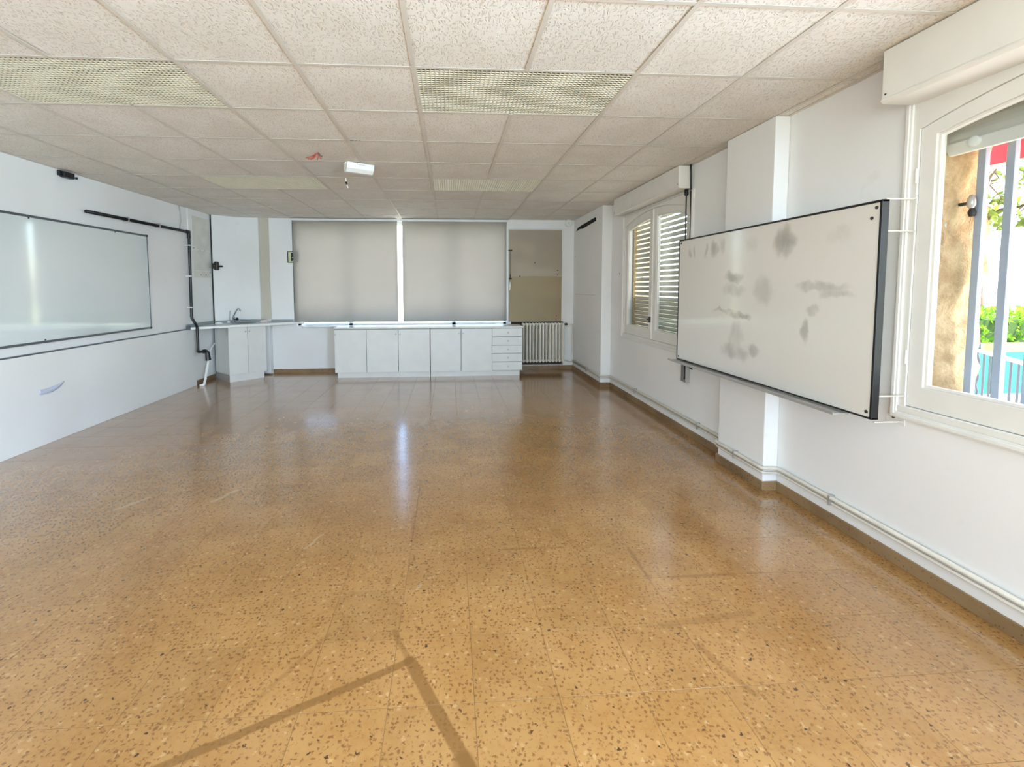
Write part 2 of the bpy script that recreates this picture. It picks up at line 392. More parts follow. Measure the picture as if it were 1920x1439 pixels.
# outdoors
t = NT('rough_sandstone'); p = t.pos()
n1 = t.noise(p, 9, 6, .7); n2 = t.noise(p, 30, 4, .7)
t.set(Base_Color=t.mix(t.ramp(n1, .3, .7), srgb(220, 194, 152), srgb(178, 146, 104)), Roughness=.9)
t.bump(t.math('ADD', n1, t.math('MULTIPLY', n2, .4)), .9, .04); M['stone'] = t.m
t = NT('pale_terrace_paving'); p = t.pos()
t.set(Base_Color=t.mix(t.ramp(t.noise(p, 2, 5), .3, .7), srgb(214, 209, 200), srgb(198, 192, 182)), Roughness=.8); M['terrace'] = t.m
t = NT('garden_lawn'); p = t.pos()
t.set(Base_Color=t.mix(t.ramp(t.noise(p, 1.5, 5), .3, .7), srgb(150, 150, 100), srgb(120, 130, 80)), Roughness=.9); M['lawn'] = t.m
def leafmat(name, a, b):
    t = NT(name); oi = t.pos()
    c = t.mix(t.ramp(t.noise(oi, 6, 3), .35, .65), a, b)
    d = t.n('ShaderNodeBsdfDiffuse'); r = t.n('ShaderNodeBsdfTranslucent'); m = t.n('ShaderNodeMixShader')
    t.link(c, d.inputs[0]); t.link(c, r.inputs[0]); m.inputs[0].default_value = .4
    t.link(d.outputs[0], m.inputs[1]); t.link(r.outputs[0], m.inputs[2]); t.link(m.outputs[0], t.out.inputs['Surface'])
    return t.m
M['leaf'] = leafmat('bright_hedge_leaf', srgb(150, 190, 60), srgb(92, 138, 44))
M['pine'] = leafmat('olive_pine_needle', srgb(140, 146, 70), srgb(98, 108, 52))
M['bark'] = simple('brown_bark', srgb(120, 92, 68), .9, var=.3, vs=12)
M['screen'] = simple('green_fence_screen', srgb(40, 128, 112), .7, var=.2, vs=3)
M['yellow'] = simple('yellow_fence_screen', srgb(160, 176, 96), .7)
M['bldg'] = simple('pale_far_house', srgb(205, 205, 205), .8)
M['bldgroof'] = simple('grey_far_roof', srgb(130, 140, 155), .8)

# ------------------------------------------------------------------ room shell
H = 2.59
XL, XR, YB, YR = -3.58, 2.49, 5.27, -5.30
TH = .32                                             # outer wall thickness

# floor: base, then the tiles (the 300 that show largest are parts of their own)
fl = bx('floor', (XL-.1, XR+.1, YR-.1, YB+.1, -.12, -.0005), M['grout'])
tag(fl, 'polished ochre terrazzo tile floor with brown chips and worn patches', 'floor', kind='structure')
PX, PY, GX, GY, JO = .299, .303, -.04, .55, .0010
cells = []
i0 = math.floor((XL-GX)/PX); i1 = math.ceil((XR-GX)/PX); j0 = math.floor((YR-GY)/PY); j1 = math.ceil((YB-GY)/PY)
inv = cam.matrix_world.inverted()
def pix(P):
    q = inv @ Vector(P)
    if q.z > -.05: return None
    return (896.78 + 838.5*q.x/-q.z, 591.23 - 838.5*q.y/-q.z)
for i in range(i0, i1):
    for j in range(j0, j1):
        x0, x1 = max(GX+i*PX, XL), min(GX+(i+1)*PX, XR); y0, y1 = max(GY+j*PY, YR), min(GY+(j+1)*PY, YB)
        if x1-x0 < .02 or y1-y0 < .02: continue
        q = [pix((a, b, 0)) for a, b in ((x0,y0),(x1,y0),(x1,y1),(x0,y1))]
        ar = 0.0
        if all(q):
            inside = any(-20 < u < FW+20 and -20 < vv < FH+20 for u, vv in q)
            if inside:
                cq = [(min(max(u, 0), FW), min(max(vv, 0), FH)) for u, vv in q]
                ar = abs(sum(cq[k][0]*cq[(k+1) % 4][1]-cq[(k+1) % 4][0]*cq[k][1] for k in range(4)))/2
        cells.append((ar, x0, x1, y0, y1))
cells.sort(key=lambda c: -c[0])
def tile_bm(bm, x0, x1, y0, y1, dz=0.0):
    b = .0002
    V = []
    for (xa, xb, ya, yb, z) in ((x0+JO, x1-JO, y0+JO, y1-JO, -.0025), (x0+JO, x1-JO, y0+JO, y1-JO, -b+dz), (x0+JO+b, x1-JO-b, y0+JO+b, y1-JO-b, dz)):
        V.append([bm.verts.new(c) for c in ((xa,ya,z),(xb,ya,z),(xb,yb,z),(xa,yb,z))])
    for A, B in zip(V, V[1:]):
        for k in range(4): bm.faces.new([A[k], A[(k+1) % 4], B[(k+1) % 4], B[k]])
    bm.faces.new(V[2])
bmt = NB(); tile_bm(bmt, -PX/2, PX/2, -PY/2, PY/2); proto = None; rest = NB(); nfull = 0
me_tile = bpy.data.meshes.new('floor_tile'); bmt.to_mesh(me_tile); bmt.free(); me_tile.materials.append(M['floor'])
me_tile_m = me_tile.copy(); me_tile_m.materials[0] = M['floor_marked']
def seg_hits(a, b, w, x0, x1, y0, y1):
    for q in range(41):
        x = a[0]+(b[0]-a[0])*q/40; y = a[1]+(b[1]-a[1])*q/40
        if x0-w < x < x1+w and y0-w < y < y1+w: return True
    return False
for k, (ar, x0, x1, y0, y1) in enumerate(cells):
    full = abs(x1-x0-PX) < 1e-4 and abs(y1-y0-PY) < 1e-4
    if nfull < 298 and full and ar > 0:
        mk = any(seg_hits(sg_[0], sg_[1], sg_[2]+.03, x0, x1, y0, y1) for sg_ in list(TAPES)+list(SCUFFS))
        o = bpy.data.objects.new('floor_tile', me_tile_m if mk else me_tile); COL.objects.link(o); o.parent = fl
        o.location = ((x0+x1)/2, (y0+y1)/2, random.uniform(-.0001, .0001))
        o.rotation_euler = (random.uniform(-.0006, .0006), random.uniform(-.0006, .0006), 0); nfull += 1
    else: tile_bm(rest, x0, x1, y0, y1, random.uniform(-.0001, .0001))
o = mesh_obj('floor_tiles', rest, M['floor'], fl, normals=False); o['kind'] = 'stuff'

# ceiling: slab above, suspended grid and tiles
ce = bx('ceiling', (XL-.1, XR+.1, YR-.1, YB+.1, H+.24, H+.34), M['wall'])
tag(ce, 'suspended ceiling of fissured off-white mineral tiles in a metal grid', 'ceiling', kind='structure')
S = .6
lamps = [(-4, 0), (0, 0), (-4, 4), (0, 4), (-4, -4), (0, -4)]
lampcells = {(c+d, r) for c, r in lamps for d in (0, 1)}
cols = list(range(-6, 5)); rows = list(range(-9, 9))
me_tiles = {}
def ceil_tile(sx, sy, plain):
    key = (round(sx, 3), round(sy, 3), plain)
    if key not in me_tiles:
        bm = NB(); g = .003
        box(bm, -sx/2+g, sx/2-g, -sy/2+g, sy/2-g, 0, .015)
        me = bpy.data.meshes.new('ceiling_tile'); bmesh.ops.recalc_face_normals(bm, faces=bm.faces); bm.to_mesh(me); bm.free()
        me.materials.append(M['tile_plain'] if plain else M['tile']); me_tiles[key] = me
    return me_tiles[key]
for c in cols:
    for r in rows:
        if (c, r) in lampcells: continue
        x0, x1 = max(c*S, XL), min((c+1)*S, XR); y0, y1 = max(r*S, YR), min((r+1)*S, YB)
        if x1-x0 < .015 or y1-y0 < .015: continue
        o = bpy.data.objects.new('ceiling_tile', ceil_tile(x1-x0, y1-y0, (c, r) == (-2, 3))); COL.objects.link(o); o.parent = ce
        o.location = ((x0+x1)/2, (y0+y1)/2, H+.002+random.uniform(0, .002))
        o.rotation_euler = (random.uniform(-.002, .002), random.uniform(-.002, .002), 0)
# inverted-T bars
def tbar(L, axis):
    bm = NB()
    if axis == 'y': box(bm, -.012, .012, 0, L, -.0015, .0005); box(bm, -.001, .001, 0, L, .0005, .03)
    else: box(bm, 0, L, -.011, .011, -.0010, .0005); box(bm, 0, L, -.001, .001, .0005, .03)
    me = bpy.data.meshes.new('grid_bar'); bmesh.ops.recalc_face_normals(bm, faces=bm.faces); bm.to_mesh(me); bm.free(); me.materials.append(M['tbar']); return me
me_run = {}
for c in range(-5, 5):
    cuts = sorted((r*S, r*S+S) for cc, r in lamps if cc+1 == c)
    y = YR
    for a, b in cuts + [(YB, YB)]:
        L = round(a-y, 3)
        if L not in me_run: me_run[L] = tbar(L, 'y')
        o = bpy.data.objects.new('main_runner', me_run[L]); COL.objects.link(o); o.parent = ce; o.location = (c*S, y, H); y = b
me_x = {}
for r in rows:
    y = r*S
    if not (YR < y < YB): continue
    for c in cols:
        x0, x1 = max(c*S, XL), min((c+1)*S, XR)
        if x1-x0 < .02: continue
        L = round(x1-x0-.024, 3)
        if L < .01: continue
        if L not in me_x: me_x[L] = tbar(L, 'x')
        o = bpy.data.objects.new('cross_tee', me_x[L]); COL.objects.link(o); o.parent = ce; o.location = (x0+.012, y, H)
bm = NB()
for a in ((XL, XL+.022, YR, YB), (XR-.022, XR, YR, YB), (XL, XR, YB-.022, YB), (XL, XR, YR, YR+.022)):
    box(bm, a[0], a[1], a[2], a[3], H-.0018, H+.0008)
mesh_obj('edge_angle', bm, M['tbar'], ce)
# split dark gap where one tile has slipped
for xx in (-.585, -.545, -.52):
    bx('gap', (xx, xx+(.03 if xx < -.58 else .018), 1.193, 1.198, H-.0025, H-.0005), M['darkhole'], ce)

# walls
wl = thing('wall_left', 'white plaster wall on the left behind the glossy whiteboard', 'wall', (XL, 0, 0), kind='structure')
bx('plaster', (XL-.2, XL, YR, YB, 0, H+.24), M['wall'], wl)
bx('lower_panel', (XL, XL+.032, YR, 4.36, 0, .845), M['wall2'], wl, bevel=.003)
bx('panel_ledge', (XL, XL+.034, YR, 4.15, .845, .857), M['alu'], wl)
bx('upper_pilaster', (XL, XL+.012, 4.34, 4.93, .92, H), M['wall2'], wl, bevel=.003)
bx('old_paint_patch', (XL+.012, XL+.0145, 4.44, 4.90, 1.60, 2.50), M['patch'], wl)
for z in (1.70, 2.01): bx('patch_seam', (XL+.0145, XL+.017, 4.45, 4.89, z-.004, z+.004), M['wall2'], wl)
for yy_, zz_ in ((4.62,2.005),(4.74,2.01),(4.62,1.64),(4.76,1.64),(4.46,2.03),(4.88,1.68)):
    bm = NB(); lathe(bm, [(.008, 0), (.006, .004)], (XL+.0145, yy_, zz_), 8, 'x'); mesh_obj('plug_hole', bm, M['screw'], wl)

wb = thing('wall_back', 'far white wall holding the wide window with roller blinds', 'wall', (0, YB, 0), kind='structure')
WX0, WX1, WZ0, WZ1 = -2.38, 1.17, .80, 2.555
bm = NB()
box(bm, XL-.2, WX0, YB, YB+.3, 0, H+.24); box(bm, WX1, XR+.3, YB, YB+.3, .84, H+.24); box(bm, WX1, 1.25, YB, YB+.3, 0, .84); box(bm, 2.17, XR+.3, YB, YB+.3, 0, .84); box(bm, 1.25, 2.17, YB, YB+.3, 0, .075)
box(bm, WX0, WX1, YB, YB+.3, 0, WZ0); box(bm, WX0, WX1, YB, YB+.3, WZ1, H+.24)
mesh_obj('plaster', bm, M['wall'], wb)
bx('radiator_niche', (1.24, 2.18, YB+.10, YB+.29, .07, .845), simple('brown_niche_shade', srgb(74, 54, 36), .8), wb)  # shade inside the niche put into the dark brown colour
bx('beam', (1.18, 2.345, YB-.02, YB, 2.44, H), M['wall'], wb)
# boarded corner on the left: slanting board, flat board, beige recess, flat board
bm = NB(); prism(bm, [(-3.548, 4.93), (-3.53, 4.915), (-3.262, 5.165), (-3.275, 5.185)], .92, H, 'z'); mesh_obj('corner_board', bm, M['wall2'], wb)
bm = NB(); prism(bm, [(-3.275, 5.185), (-3.262, 5.165), (-2.945, 5.205), (-2.945, 5.268), (-3.275, 5.268)], .92, H, 'z'); mesh_obj('flat_board', bm, M['wall2'], wb)
bx('beige_recess', (-2.945, -2.79, YB-.004, YB, .92, H), M['beige_wall'], wb)
bx('window_side_board', (-2.79, -2.40, YB-.03, YB, .90, H), M['wall'], wb, bevel=.004)
bx('corner_gap', (-3.56, -3.54, 4.93, 4.945, 0.1, H-.005), M['darkhole'], wb)
bx('pipe_casing', (-2.93, -2.79, 5.15, YB, .03, .845), M['wall'], wb, bevel=.004)

wr = thing('wall_right', 'long white plaster wall on the right with arched windows', 'wall', (XR, 0, 0), kind='structure')
WIN = [(1.72, 3.37), (-1.96, -.30), (-4.60, -2.94)]
OZ0, OZ1 = .80, 2.37
bm = NB()
ys = [YR] + [v for wv_ in sorted(WIN) for v in wv_] + [YB+.3]
for a, b in zip(ys[::2], ys[1::2]): box(bm, XR, XR+TH, a, b, 0, H+.24)
for a, b in WIN:
    box(bm, XR, XR+TH, a, b, 0, OZ0); box(bm, XR, XR+TH, a, b, OZ1, H+.24)
mesh_obj('plaster', bm, M['wall'], wr)
bx('pilaster', (2.345, XR, 3.82, YB, 0, H), M['wall'], wr, bevel=.006)
bx('pilaster', (2.385, XR, .52, 1.05, 0, H), M['wall'], wr, bevel=.006)
from mathutils import noise as mnoise
bm = NB()
def stone_slab(x0, x1, y0, y1, face):                # rough-hewn jamb: one bumpy face towards the opening, one outside
    nx_, nz_ = 10, 46; g = []
    for k in range(nz_+1):
        z = .60+1.82*k/nz_; row = []
        for q in range(nx_+6):
            if q <= nx_: x, y = x0+(x1-x0)*q/nx_, (y1 if face > 0 else y0)
            else: x, y = x1, (y1-(y1-y0)*(q-nx_)/5 if face > 0 else y0+(y1-y0)*(q-nx_)/5)
            d = mnoise.fractal(Vector((x*7, y*7+face*3, z*6)), .9, 2.1, 4)*.028
            if q <= nx_: y += face*d*(0 if q == 0 else 1)
            if q >= nx_: x += abs(d)*.8
            row.append(bm.verts.new((x, y, z)))
        g.append(row)
    for A, B in zip(g, g[1:]):
        for q in range(len(A)-1): bm.faces.new([A[q], A[q+1], B[q+1], B[q]])
for a, b in WIN:
    stone_slab(XR+.11, XR+TH+.04, a-.45, a+.045, 1); stone_slab(XR+.11, XR+TH+.04, b-.045, b+.45, -1)
mesh_obj('stone_reveal', bm, M['stone'], wr, smooth=True)
bx('outer_sill', (XR+.14, XR+TH+.08, -1.98, -.28, .74, .80), M['stone'], wr)

rr_ = thing('wall_rear', 'white wall with an added wide window behind the camera', 'wall', (0, YR, 0), kind='structure')
bm = NB()
box(bm, XL-.2, -2.4, YR-.3, YR, 0, H+.24); box(bm, 1.2, XR+.3, YR-.3, YR, 0, H+.24)
box(bm, -2.4, 1.2, YR-.3, YR, 0, .9); box(bm, -2.4, 1.2, YR-.3, YR, 2.45, H+.24)
mesh_obj('plaster', bm, M['wall'], rr_)

w5 = thing('window_5', 'wide window added in the unseen wall behind the camera for sky light', 'window', (-.6, YR-.1, .9), kind='structure')  # assumed window, added to let in flat frontal sky light
bm = NB(); ring(bm, [(-2.4, .9), (1.2, .9), (1.2, 2.45), (-2.4, 2.45)], [(-2.34, .96), (1.14, .96), (1.14, 2.39), (-2.34, 2.39)], YR-.16, YR-.10, 'y'); box(bm, -.63, -.57, YR-.16, YR-.10, .96, 2.39)
mesh_obj('frame', bm, M['plasticw'], w5)
for a, b in ((-2.34, -.63), (-.57, 1.14)): bx('pane', (a, b, YR-.132, YR-.128, .96, 2.39), M['glass'], w5)

# skirting
def skirt(name, lab, segs):
    bm = NB()
    for s in segs: box(bm, *s, 0, .066)
    return tag(mesh_obj(name, bm, M['skirt'], bevel=.002), lab, 'skirting', kind='structure')
d_ = .012
skirt('baseboard_right', 'brown terrazzo skirting along the right wall and its pilasters', [
    (XR-d_, XR, YR, .52), (2.385-d_, XR, .52-d_, .52), (2.385-d_, 2.385, .52, 1.05), (2.385-d_, XR, 1.05, 1.05+d_),
    (XR-d_, XR, 1.05, 3.82), (2.345-d_, XR, 3.82-d_, 3.82), (2.345-d_, 2.345, 3.82, YB)])
skirt('baseboard_back', 'brown terrazzo skirting under the far window', [(-2.79, 2.345, YB-d_, YB)])
skirt('baseboard_left', 'short grey-brown skirting beside the corner sink cupboard', [(XL, XL+d_, 4.36, 4.93)])

# ------------------------------------------------------------------ far window with blinds
wn = thing('window_1', 'wide far window hidden behind two grey roller blinds', 'window', (0, YB+.1, 0), kind='structure')
bm = NB()
box(bm, WX0, WX1, YB+.06, YB+.12, WZ0, WZ0+.03); box(bm, WX0, WX1, YB+.06, YB+.12, WZ1-.05, WZ1)
box(bm, WX0, WX0+.05, YB+.06, YB+.12, WZ0, WZ1); box(bm, WX1-.05, WX1, YB+.06, YB+.12, WZ0, WZ1)
for x in (-1.50, .26): box(bm, x-.03, x+.03, YB+.06, YB+.12, WZ0, WZ1)
mesh_obj('frame', bm, M['plasticw'], wn)
for a, b in ((-2.33, -1.53), (-1.47, .23), (.29, 1.12)): bx('pane', (a, b, YB+.088, YB+.092, WZ0+.03, WZ1-.05), M['glass'], wn)
bx('sill', (-2.26, 1.0, YB-.14, YB+.06, .775, .80), M['worktop'], wn, bevel=.004)

def blind(x0, x1, lab, first):
    t_ = thing('roller_blind', lab, 'blind', ((x0+x1)/2, 5.235, .86), 'roller blinds over the far window')
    bm = NB(); n = 24
    top = 2.553; bot = .872
    V = []
    for k in range(n+1):
        x = x0+(x1-x0)*k/n; dy = .0025*math.sin(k*1.7)+.0015*math.sin(k*.6)
        V.append([bm.verts.new((x, 5.220+dy*(1-s_), top+(bot-top)*(1-s_) if False else bot+(top-bot)*s_)) for s_ in (0, .25, .5, .75, 1)])
    for a, b in zip(V, V[1:]):
        for k in range(4): bm.faces.new([a[k], b[k], b[k+1], a[k+1]])
    f = mesh_obj('fabric', bm, M['blind'], t_, smooth=True)
    so = f.modifiers.new('t', 'SOLIDIFY'); so.thickness = .0008
    bm = NB(); tube(bm, [(x0+.002, 5.220, .868), (x1-.002, 5.220, .868)], .007, 10); mesh_obj('bottom_bar', bm, M['blind'], t_, smooth='auto')
    bx('headrail', (x0-.02, x1+.003, 5.19, YB-.001, 2.548, 2.582), M['plasticw'], t_, bevel=.004)
    bm = NB(); tube(bm, [(x0+.004, 5.238, 2.552), (x1-.004, 5.238, 2.552)], .02, 14); mesh_obj('roller_tube', bm, M['lightalu'], t_, smooth='auto')
    for xa, xb in ((x0-.018, x0-.010), (x1+.002, x1+.010)) if first else ((x1+.002, x1+.012),):
        bx('end_bracket', (xa, xb, 5.205, 5.266, 2.52, 2.55), M['plasticw'], t_)
    return t_
blind(-2.40, -.685, 'grey roller blind pulled down beside the exit sign', True)
blind(-.600, 1.165, 'grey roller blind pulled down next to the beige board above the cupboards', False)
for xa in (-2.415, 1.172):
    bx('side_guide', (xa, xa+.012, 5.24, 5.268, .86, 2.55), M['plasticw'], wn)
# pull chain beside the right blind
ch = thing('pull_chain', 'grey blind pull chain with weight hanging over the beige board', 'chain', (1.227, 5.2, 1.4))
bm = NB(); tube(bm, [(1.226, 5.21, 2.06), (1.227, 5.21, 1.66)], .0035, 6); mesh_obj('chain', bm, M['screw'], ch)
bx('clip', (1.195, 1.262, 5.20, 5.245, 2.058, 2.078), M['screw'], ch, bevel=.004)
bm = NB(); lathe(bm, [(.006, .09), (.012, .06), (.008, .03), (.028, .012), (.03, 0), (.006, -.006)], (1.227, 5.21, 1.575), 12); mesh_obj('cord_knob', bm, M['screw'], ch, smooth='auto')
bm = NB(); lathe(bm, [(.008, .15), (.014, .13), (.017, .02), (.010, 0)], (1.224, 5.21, 1.385), 10); mesh_obj('cord_weight', bm, M['lightalu'], ch, smooth='auto')
# beige board
bd = thing('wall_board', 'tall beige board in two pieces above the radiator', 'board', (1.66, YB-.02, .85))
bx('upper_board', (1.20, 2.13, YB-.016, YB-.001, 1.632, 2.425), M['beige_board'], bd)
bx('lower_board', (1.20, 2.13, YB-.020, YB-.001, .845, 1.628), M['beige_board2'], bd)
bx('frame_strip', (1.182, 1.20, YB-.03, YB-.001, .845, 2.44), M['plasticw'], bd)
bx('frame_strip', (2.13, 2.15, YB-.026, YB-.001, .845, 2.44), M['plasticw'], bd)
for x, z in ((2.06, 1.73), (2.06, 1.65), (2.04, .94), (1.40, 1.63), (1.66, 1.86)):
    bm = NB(); lathe(bm, [(.011, 0), (.008, -.005)], (x, YB-.0165 if z > 1.64 else YB-.0205, z), 8, 'y'); mesh_obj('screw', bm, M['screw'], bd)
# round junction box in the top right corner
jb = thing('junction_box', 'round white junction box in the far top corner of the wall', 'junction box', (2.235, YB-.02, 2.54))
bm = NB(); lathe(bm, [(.062, .018), (.062, -.022), (.054, -.032), (.02, -.034)], (2.235, YB-.0405, 2.535), 28, 'y'); mesh_obj('cover', bm, M['plasticw'], jb, smooth='auto')
bm = NB(); lathe(bm, [(.012, 0), (.010, -.006)], (2.235, YB-.0735, 2.535), 10, 'y'); mesh_obj('screw', bm, M['lightalu'], jb)
# exit sign half behind the blind
sg = thing('exit_sign', 'pale green safety sign with black figure, half behind the left blind', 'sign', (-2.40, 5.236, 1.85))
SX0, SX1, SZ0, SZ1, SY = -2.50, -2.30, 1.856, 2.045, 5.2395
bx('face', (SX0+.008, SX1-.008, SY-.005, SY, SZ0+.008, SZ1-.008), M['signface'], sg)
bm = NB(); ring(bm, [(SX0, SZ0), (SX1, SZ0), (SX1, SZ1), (SX0, SZ1)], [(SX0+.016, SZ0+.012), (SX1-.016, SZ0+.012), (SX1-.016, SZ1-.012), (SX0+.016, SZ1-.012)], SY-.0055, SY, 'y'); mesh_obj('border', bm, M['dark'], sg)
bm = NB()
prism(bm, [(SX0+.058, SZ1-.030), (SX0+.090, SZ1-.020), (SX0+.092, SZ1-.045), (SX0+.100, SZ1-.070), (SX0+.098, SZ1-.088), (SX0+.072, SZ1-.096), (SX0+.072, SZ1-.102),
           (SX0+.104, SZ1-.112), (SX0+.098, SZ1-.135), (SX0+.084, SZ1-.160), (SX0+.070, SZ1-.168), (SX0+.060, SZ1-.158)], SY-.0062, SY-.004, 'y')
mesh_obj('pictogram', bm, M['dark'], sg)

# ------------------------------------------------------------------ cupboards under the window
CY = 4.72; CZ0, CZ1 = .085, .785
XC = [-1.635, -1.135, -.635, -.128, .365, .865, 1.362]
BACK = 5.10
def cab_body(t_, x0, x1):
    bm = NB(); th = .016
    box(bm, x0, x0+th, CY+.019, BACK, CZ0, CZ1-.004); box(bm, x1-th, x1, CY+.019, BACK, CZ0, CZ1-.004)
    box(bm, x0+th, x1-th, CY+.019, BACK, CZ0, CZ0+th); box(bm, x0+th, x1-th, CY+.019, BACK, CZ1-.004-th, CZ1-.004); box(bm, x0+th, x1-th, BACK-.006, BACK, CZ0+th, CZ1-.004-th)
    mesh_obj('body', bm, M['cabside'], t_)
def knob(d, x, z, y=CY, n=(0, -1, 0)):
    bm = NB(); lathe(bm, [(.006, .0), (.006, -.012), (.013, -.016), (.012, -.024), (.006, -.026)], (x, y, z), 14, 'y'); mesh_obj('knob', bm, M['lightalu'], d, smooth='auto')
def door(t_, x0, x1, kx):
    d = bx('door', (x0+.0034, x1-.0034, CY, CY+.018, CZ0+.004, CZ1-.013), M['cab'], t_, bevel=.0012); knob(d, kx, .70)
def plinth(t_, x0, x1): bx('plinth', (x0, x1, CY+.045, CY+.06, 0, CZ0), M['cab'], t_)
c1 = thing('base_cupboard', 'single-door white base cupboard at the left end of the window row', 'cupboard', ((XC[0]+XC[1])/2, 4.9, 0), 'white base cupboards under the far window')
cab_body(c1, XC[0], XC[1]); door(c1, XC[0], XC[1], XC[0]+.02); plinth(c1, XC[0]+.03, XC[1])
c2 = thing('base_cupboard', 'two-door white base cupboard between the single-door one and the dark joint', 'cupboard', ((XC[1]+XC[3])/2, 4.9, 0), 'white base cupboards under the far window')
cab_body(c2, XC[1], XC[3]-.006); door(c2, XC[1], XC[2], XC[2]-.035); door(c2, XC[2], XC[3]-.006, XC[2]+.032); plinth(c2, XC[1], XC[3]-.006)
c3 = thing('base_cupboard', 'two-door white base cupboard next to the chest of drawers', 'cupboard', ((XC[3]+XC[5])/2, 4.9, 0), 'white base cupboards under the far window')
cab_body(c3, XC[3]+.003, XC[5]); door(c3, XC[3]+.003, XC[4], XC[4]-.035); door(c3, XC[4], XC[5], XC[4]+.035); plinth(c3, XC[3]+.003, XC[5])
c4 = thing('drawer_unit', 'white unit of five drawers beside the radiator', 'drawers', ((XC[5]+XC[6])/2, 4.9, 0), 'white base cupboards under the far window')
cab_body(c4, XC[5], XC[6]); plinth(c4, XC[5], XC[6]-.04)
dz = [.092, .232, .368, .502, .640, .777]
for a, b in zip(dz, dz[1:]):
    d = bx('drawer', (XC[5]+.0034, XC[6]-.0034, CY, CY+.018, a+.003, b-.003), M['cab'], c4, bevel=.0012); knob(d, (XC[5]+XC[6])/2+.01, (a+b)/2)
wt = tag(bx('worktop', (XC[0]-.01, XC[6]+.01, CY-.008, YB-.145, .786, .808), M['worktop'], bevel=.003), 'long white worktop over the row of base cupboards below the blinds', 'worktop')

# ------------------------------------------------------------------ radiator and pipes
ra = thing('radiator', 'cream cast column radiator of thirteen sections below the beige board', 'radiator', (1.8, 5.17, .14))
def section():
    bm = NB()
    for y in (5.105, 5.205):
        tube(bm, [(0, y, .15), (0, y, .17), (0, y, .80), (0, y, .825)], .012, 10, rad=[.010, .014, .014, .010])
    for z in (.17, .80):
        tube(bm, [(0, 5.095, z), (0, 5.215, z)], .017, 10); tube(bm, [(-.026, 5.155, z), (.026, 5.155, z)], .020, 10)
    return bm
s0 = mesh_obj('section', section(), M['cream'], ra, smooth='auto')
s0.location.x = 1.448
base = s0.location.copy(); s0.location = Vector((1.448-1.8, 0, 0))
me = s0.data
for v_ in me.vertices: v_.co.x += 1.8
for k in range(1, 13): share(s0, 'section', ra, (1.448-1.8+.0565*k, 0, 0))
bm = NB(); tube(bm, smooth_path([(2.12, 5.155, .80), (2.20, 5.155, .80), (2.30, 5.155, .80), (2.315, 5.17, .80), (2.315, 5.17, .172)], .02), .010, 10); mesh_obj('feed_pipe', bm, M['pipe'], ra, smooth='auto')
bm = NB(); lathe(bm, [(.014, 0), (.02, .01), (.02, .045), (.012, .05)], (2.165, 5.155, .80), 12, 'x'); mesh_obj('valve', bm, M['screw'], ra, smooth='auto')
bm = NB(); tube(bm, smooth_path([(2.12, 5.155, .17), (2.22, 5.155, .17), (2.225, 5.17, .139), (2.32, 5.17, .139)], .015), .008, 10); mesh_obj('return_pipe', bm, M['pipe'], ra, smooth='auto')
def wallpipe(z, r, off, lab):
    P = [(XR-off, YR, z), (XR-off, .50-off*.4, z), (2.385-off, .50-off*.4, z), (2.385-off, 1.06, z), (XR-off, 1.06+off, z), (XR-off, 3.80-off*.4, z), (2.345-off, 3.80-off*.4, z), (2.345-off, 5.2, z)]
    t_ = thing('heating_pipe', lab, 'pipe', (XR-off, 0, z), 'heating pipes along the right wall')
    bm = NB(); tube(bm, smooth_path(P, .035, 5), r, 12); mesh_obj('pipe', bm, M['pipe'], t_, smooth=True)
    return t_
hp = wallpipe(.168, .0125, .022, 'thicker upper cream heating pipe along the right wall')
h2 = wallpipe(.136, .0085, .018, 'thinner lower cream heating pipe along the right wall')
for y in (-4.2, -2.6, -1.3, .05, 1.5, 2.9, 4.4, .8):
    xw = 2.385 if y == .8 else (2.345 if y > 3.8 else XR)
    bx('clip', (xw-.037, xw, y-.006, y+.006, .125, .184), M['lightalu'], hp)

# ------------------------------------------------------------------ corner counter with sink
CT = thing('corner_counter', 'pale corner counter with slanted front edge against the boarded corner', 'counter', (-3.0, 5.0, .845))
KC = Vector((-3.12, 4.975)); KR = .165
outer = [(-3.545, 4.17), (-2.235, 5.16), (-2.235, 5.195), (-2.42, 5.195), (-2.42, 5.239), (-2.79, 5.239), (-2.79, 5.266), (-2.93, 5.266), (-2.945, 5.2), (-3.262, 5.16), (-3.527, 4.912), (-3.545, 4.60)]
def ray_poly(c, a, poly):
    d = Vector((math.cos(a), math.sin(a))); best = None
    for i in range(len(poly)):
        p, q = Vector(poly[i]), Vector(poly[(i+1) % len(poly)]); e = q-p
        den = d.x*e.y-d.y*e.x
        if abs(den) < 1e-9: continue
        w_ = p-c; tt = (w_.x*e.y-w_.y*e.x)/den; ss = (w_.x*d.y-w_.y*d.x)/den
        if tt > 0 and -1e-6 <= ss <= 1+1e-6 and (best is None or tt < best): best = tt
    return c + d*best
angs = sorted([2*PI*k/48 for k in range(48)] + [math.atan2(p[1]-KC.y, p[0]-KC.x) % (2*PI) for p in outer])
oo = [tuple(ray_poly(KC, a, outer)) for a in angs]; ii = [tuple(KC + Vector((math.cos(a), math.sin(a)))*KR) for a in angs]
bm = NB(); ring(bm, oo, ii, .847, .876, 'z'); mesh_obj('top', bm, M['counter'], CT)
E0, E1 = Vector((-3.545, 4.17, 0)), Vector((-2.235, 5.16, 0)); eu = (E1-E0); eL = eu.length; eu.normalize(); en = Vector((eu.y, -eu.x, 0))
bm = NB(); obox(bm, E0, eu, en, (0, 0, 1), 0, eL, 0, .006, .845, .877); mesh_obj('front_edging', bm, M['plasticw'], CT)
bx('end_edging', (-3.546, -3.50, 4.150, 4.170, .845, .90), M['alu'], CT)
bm = NB()
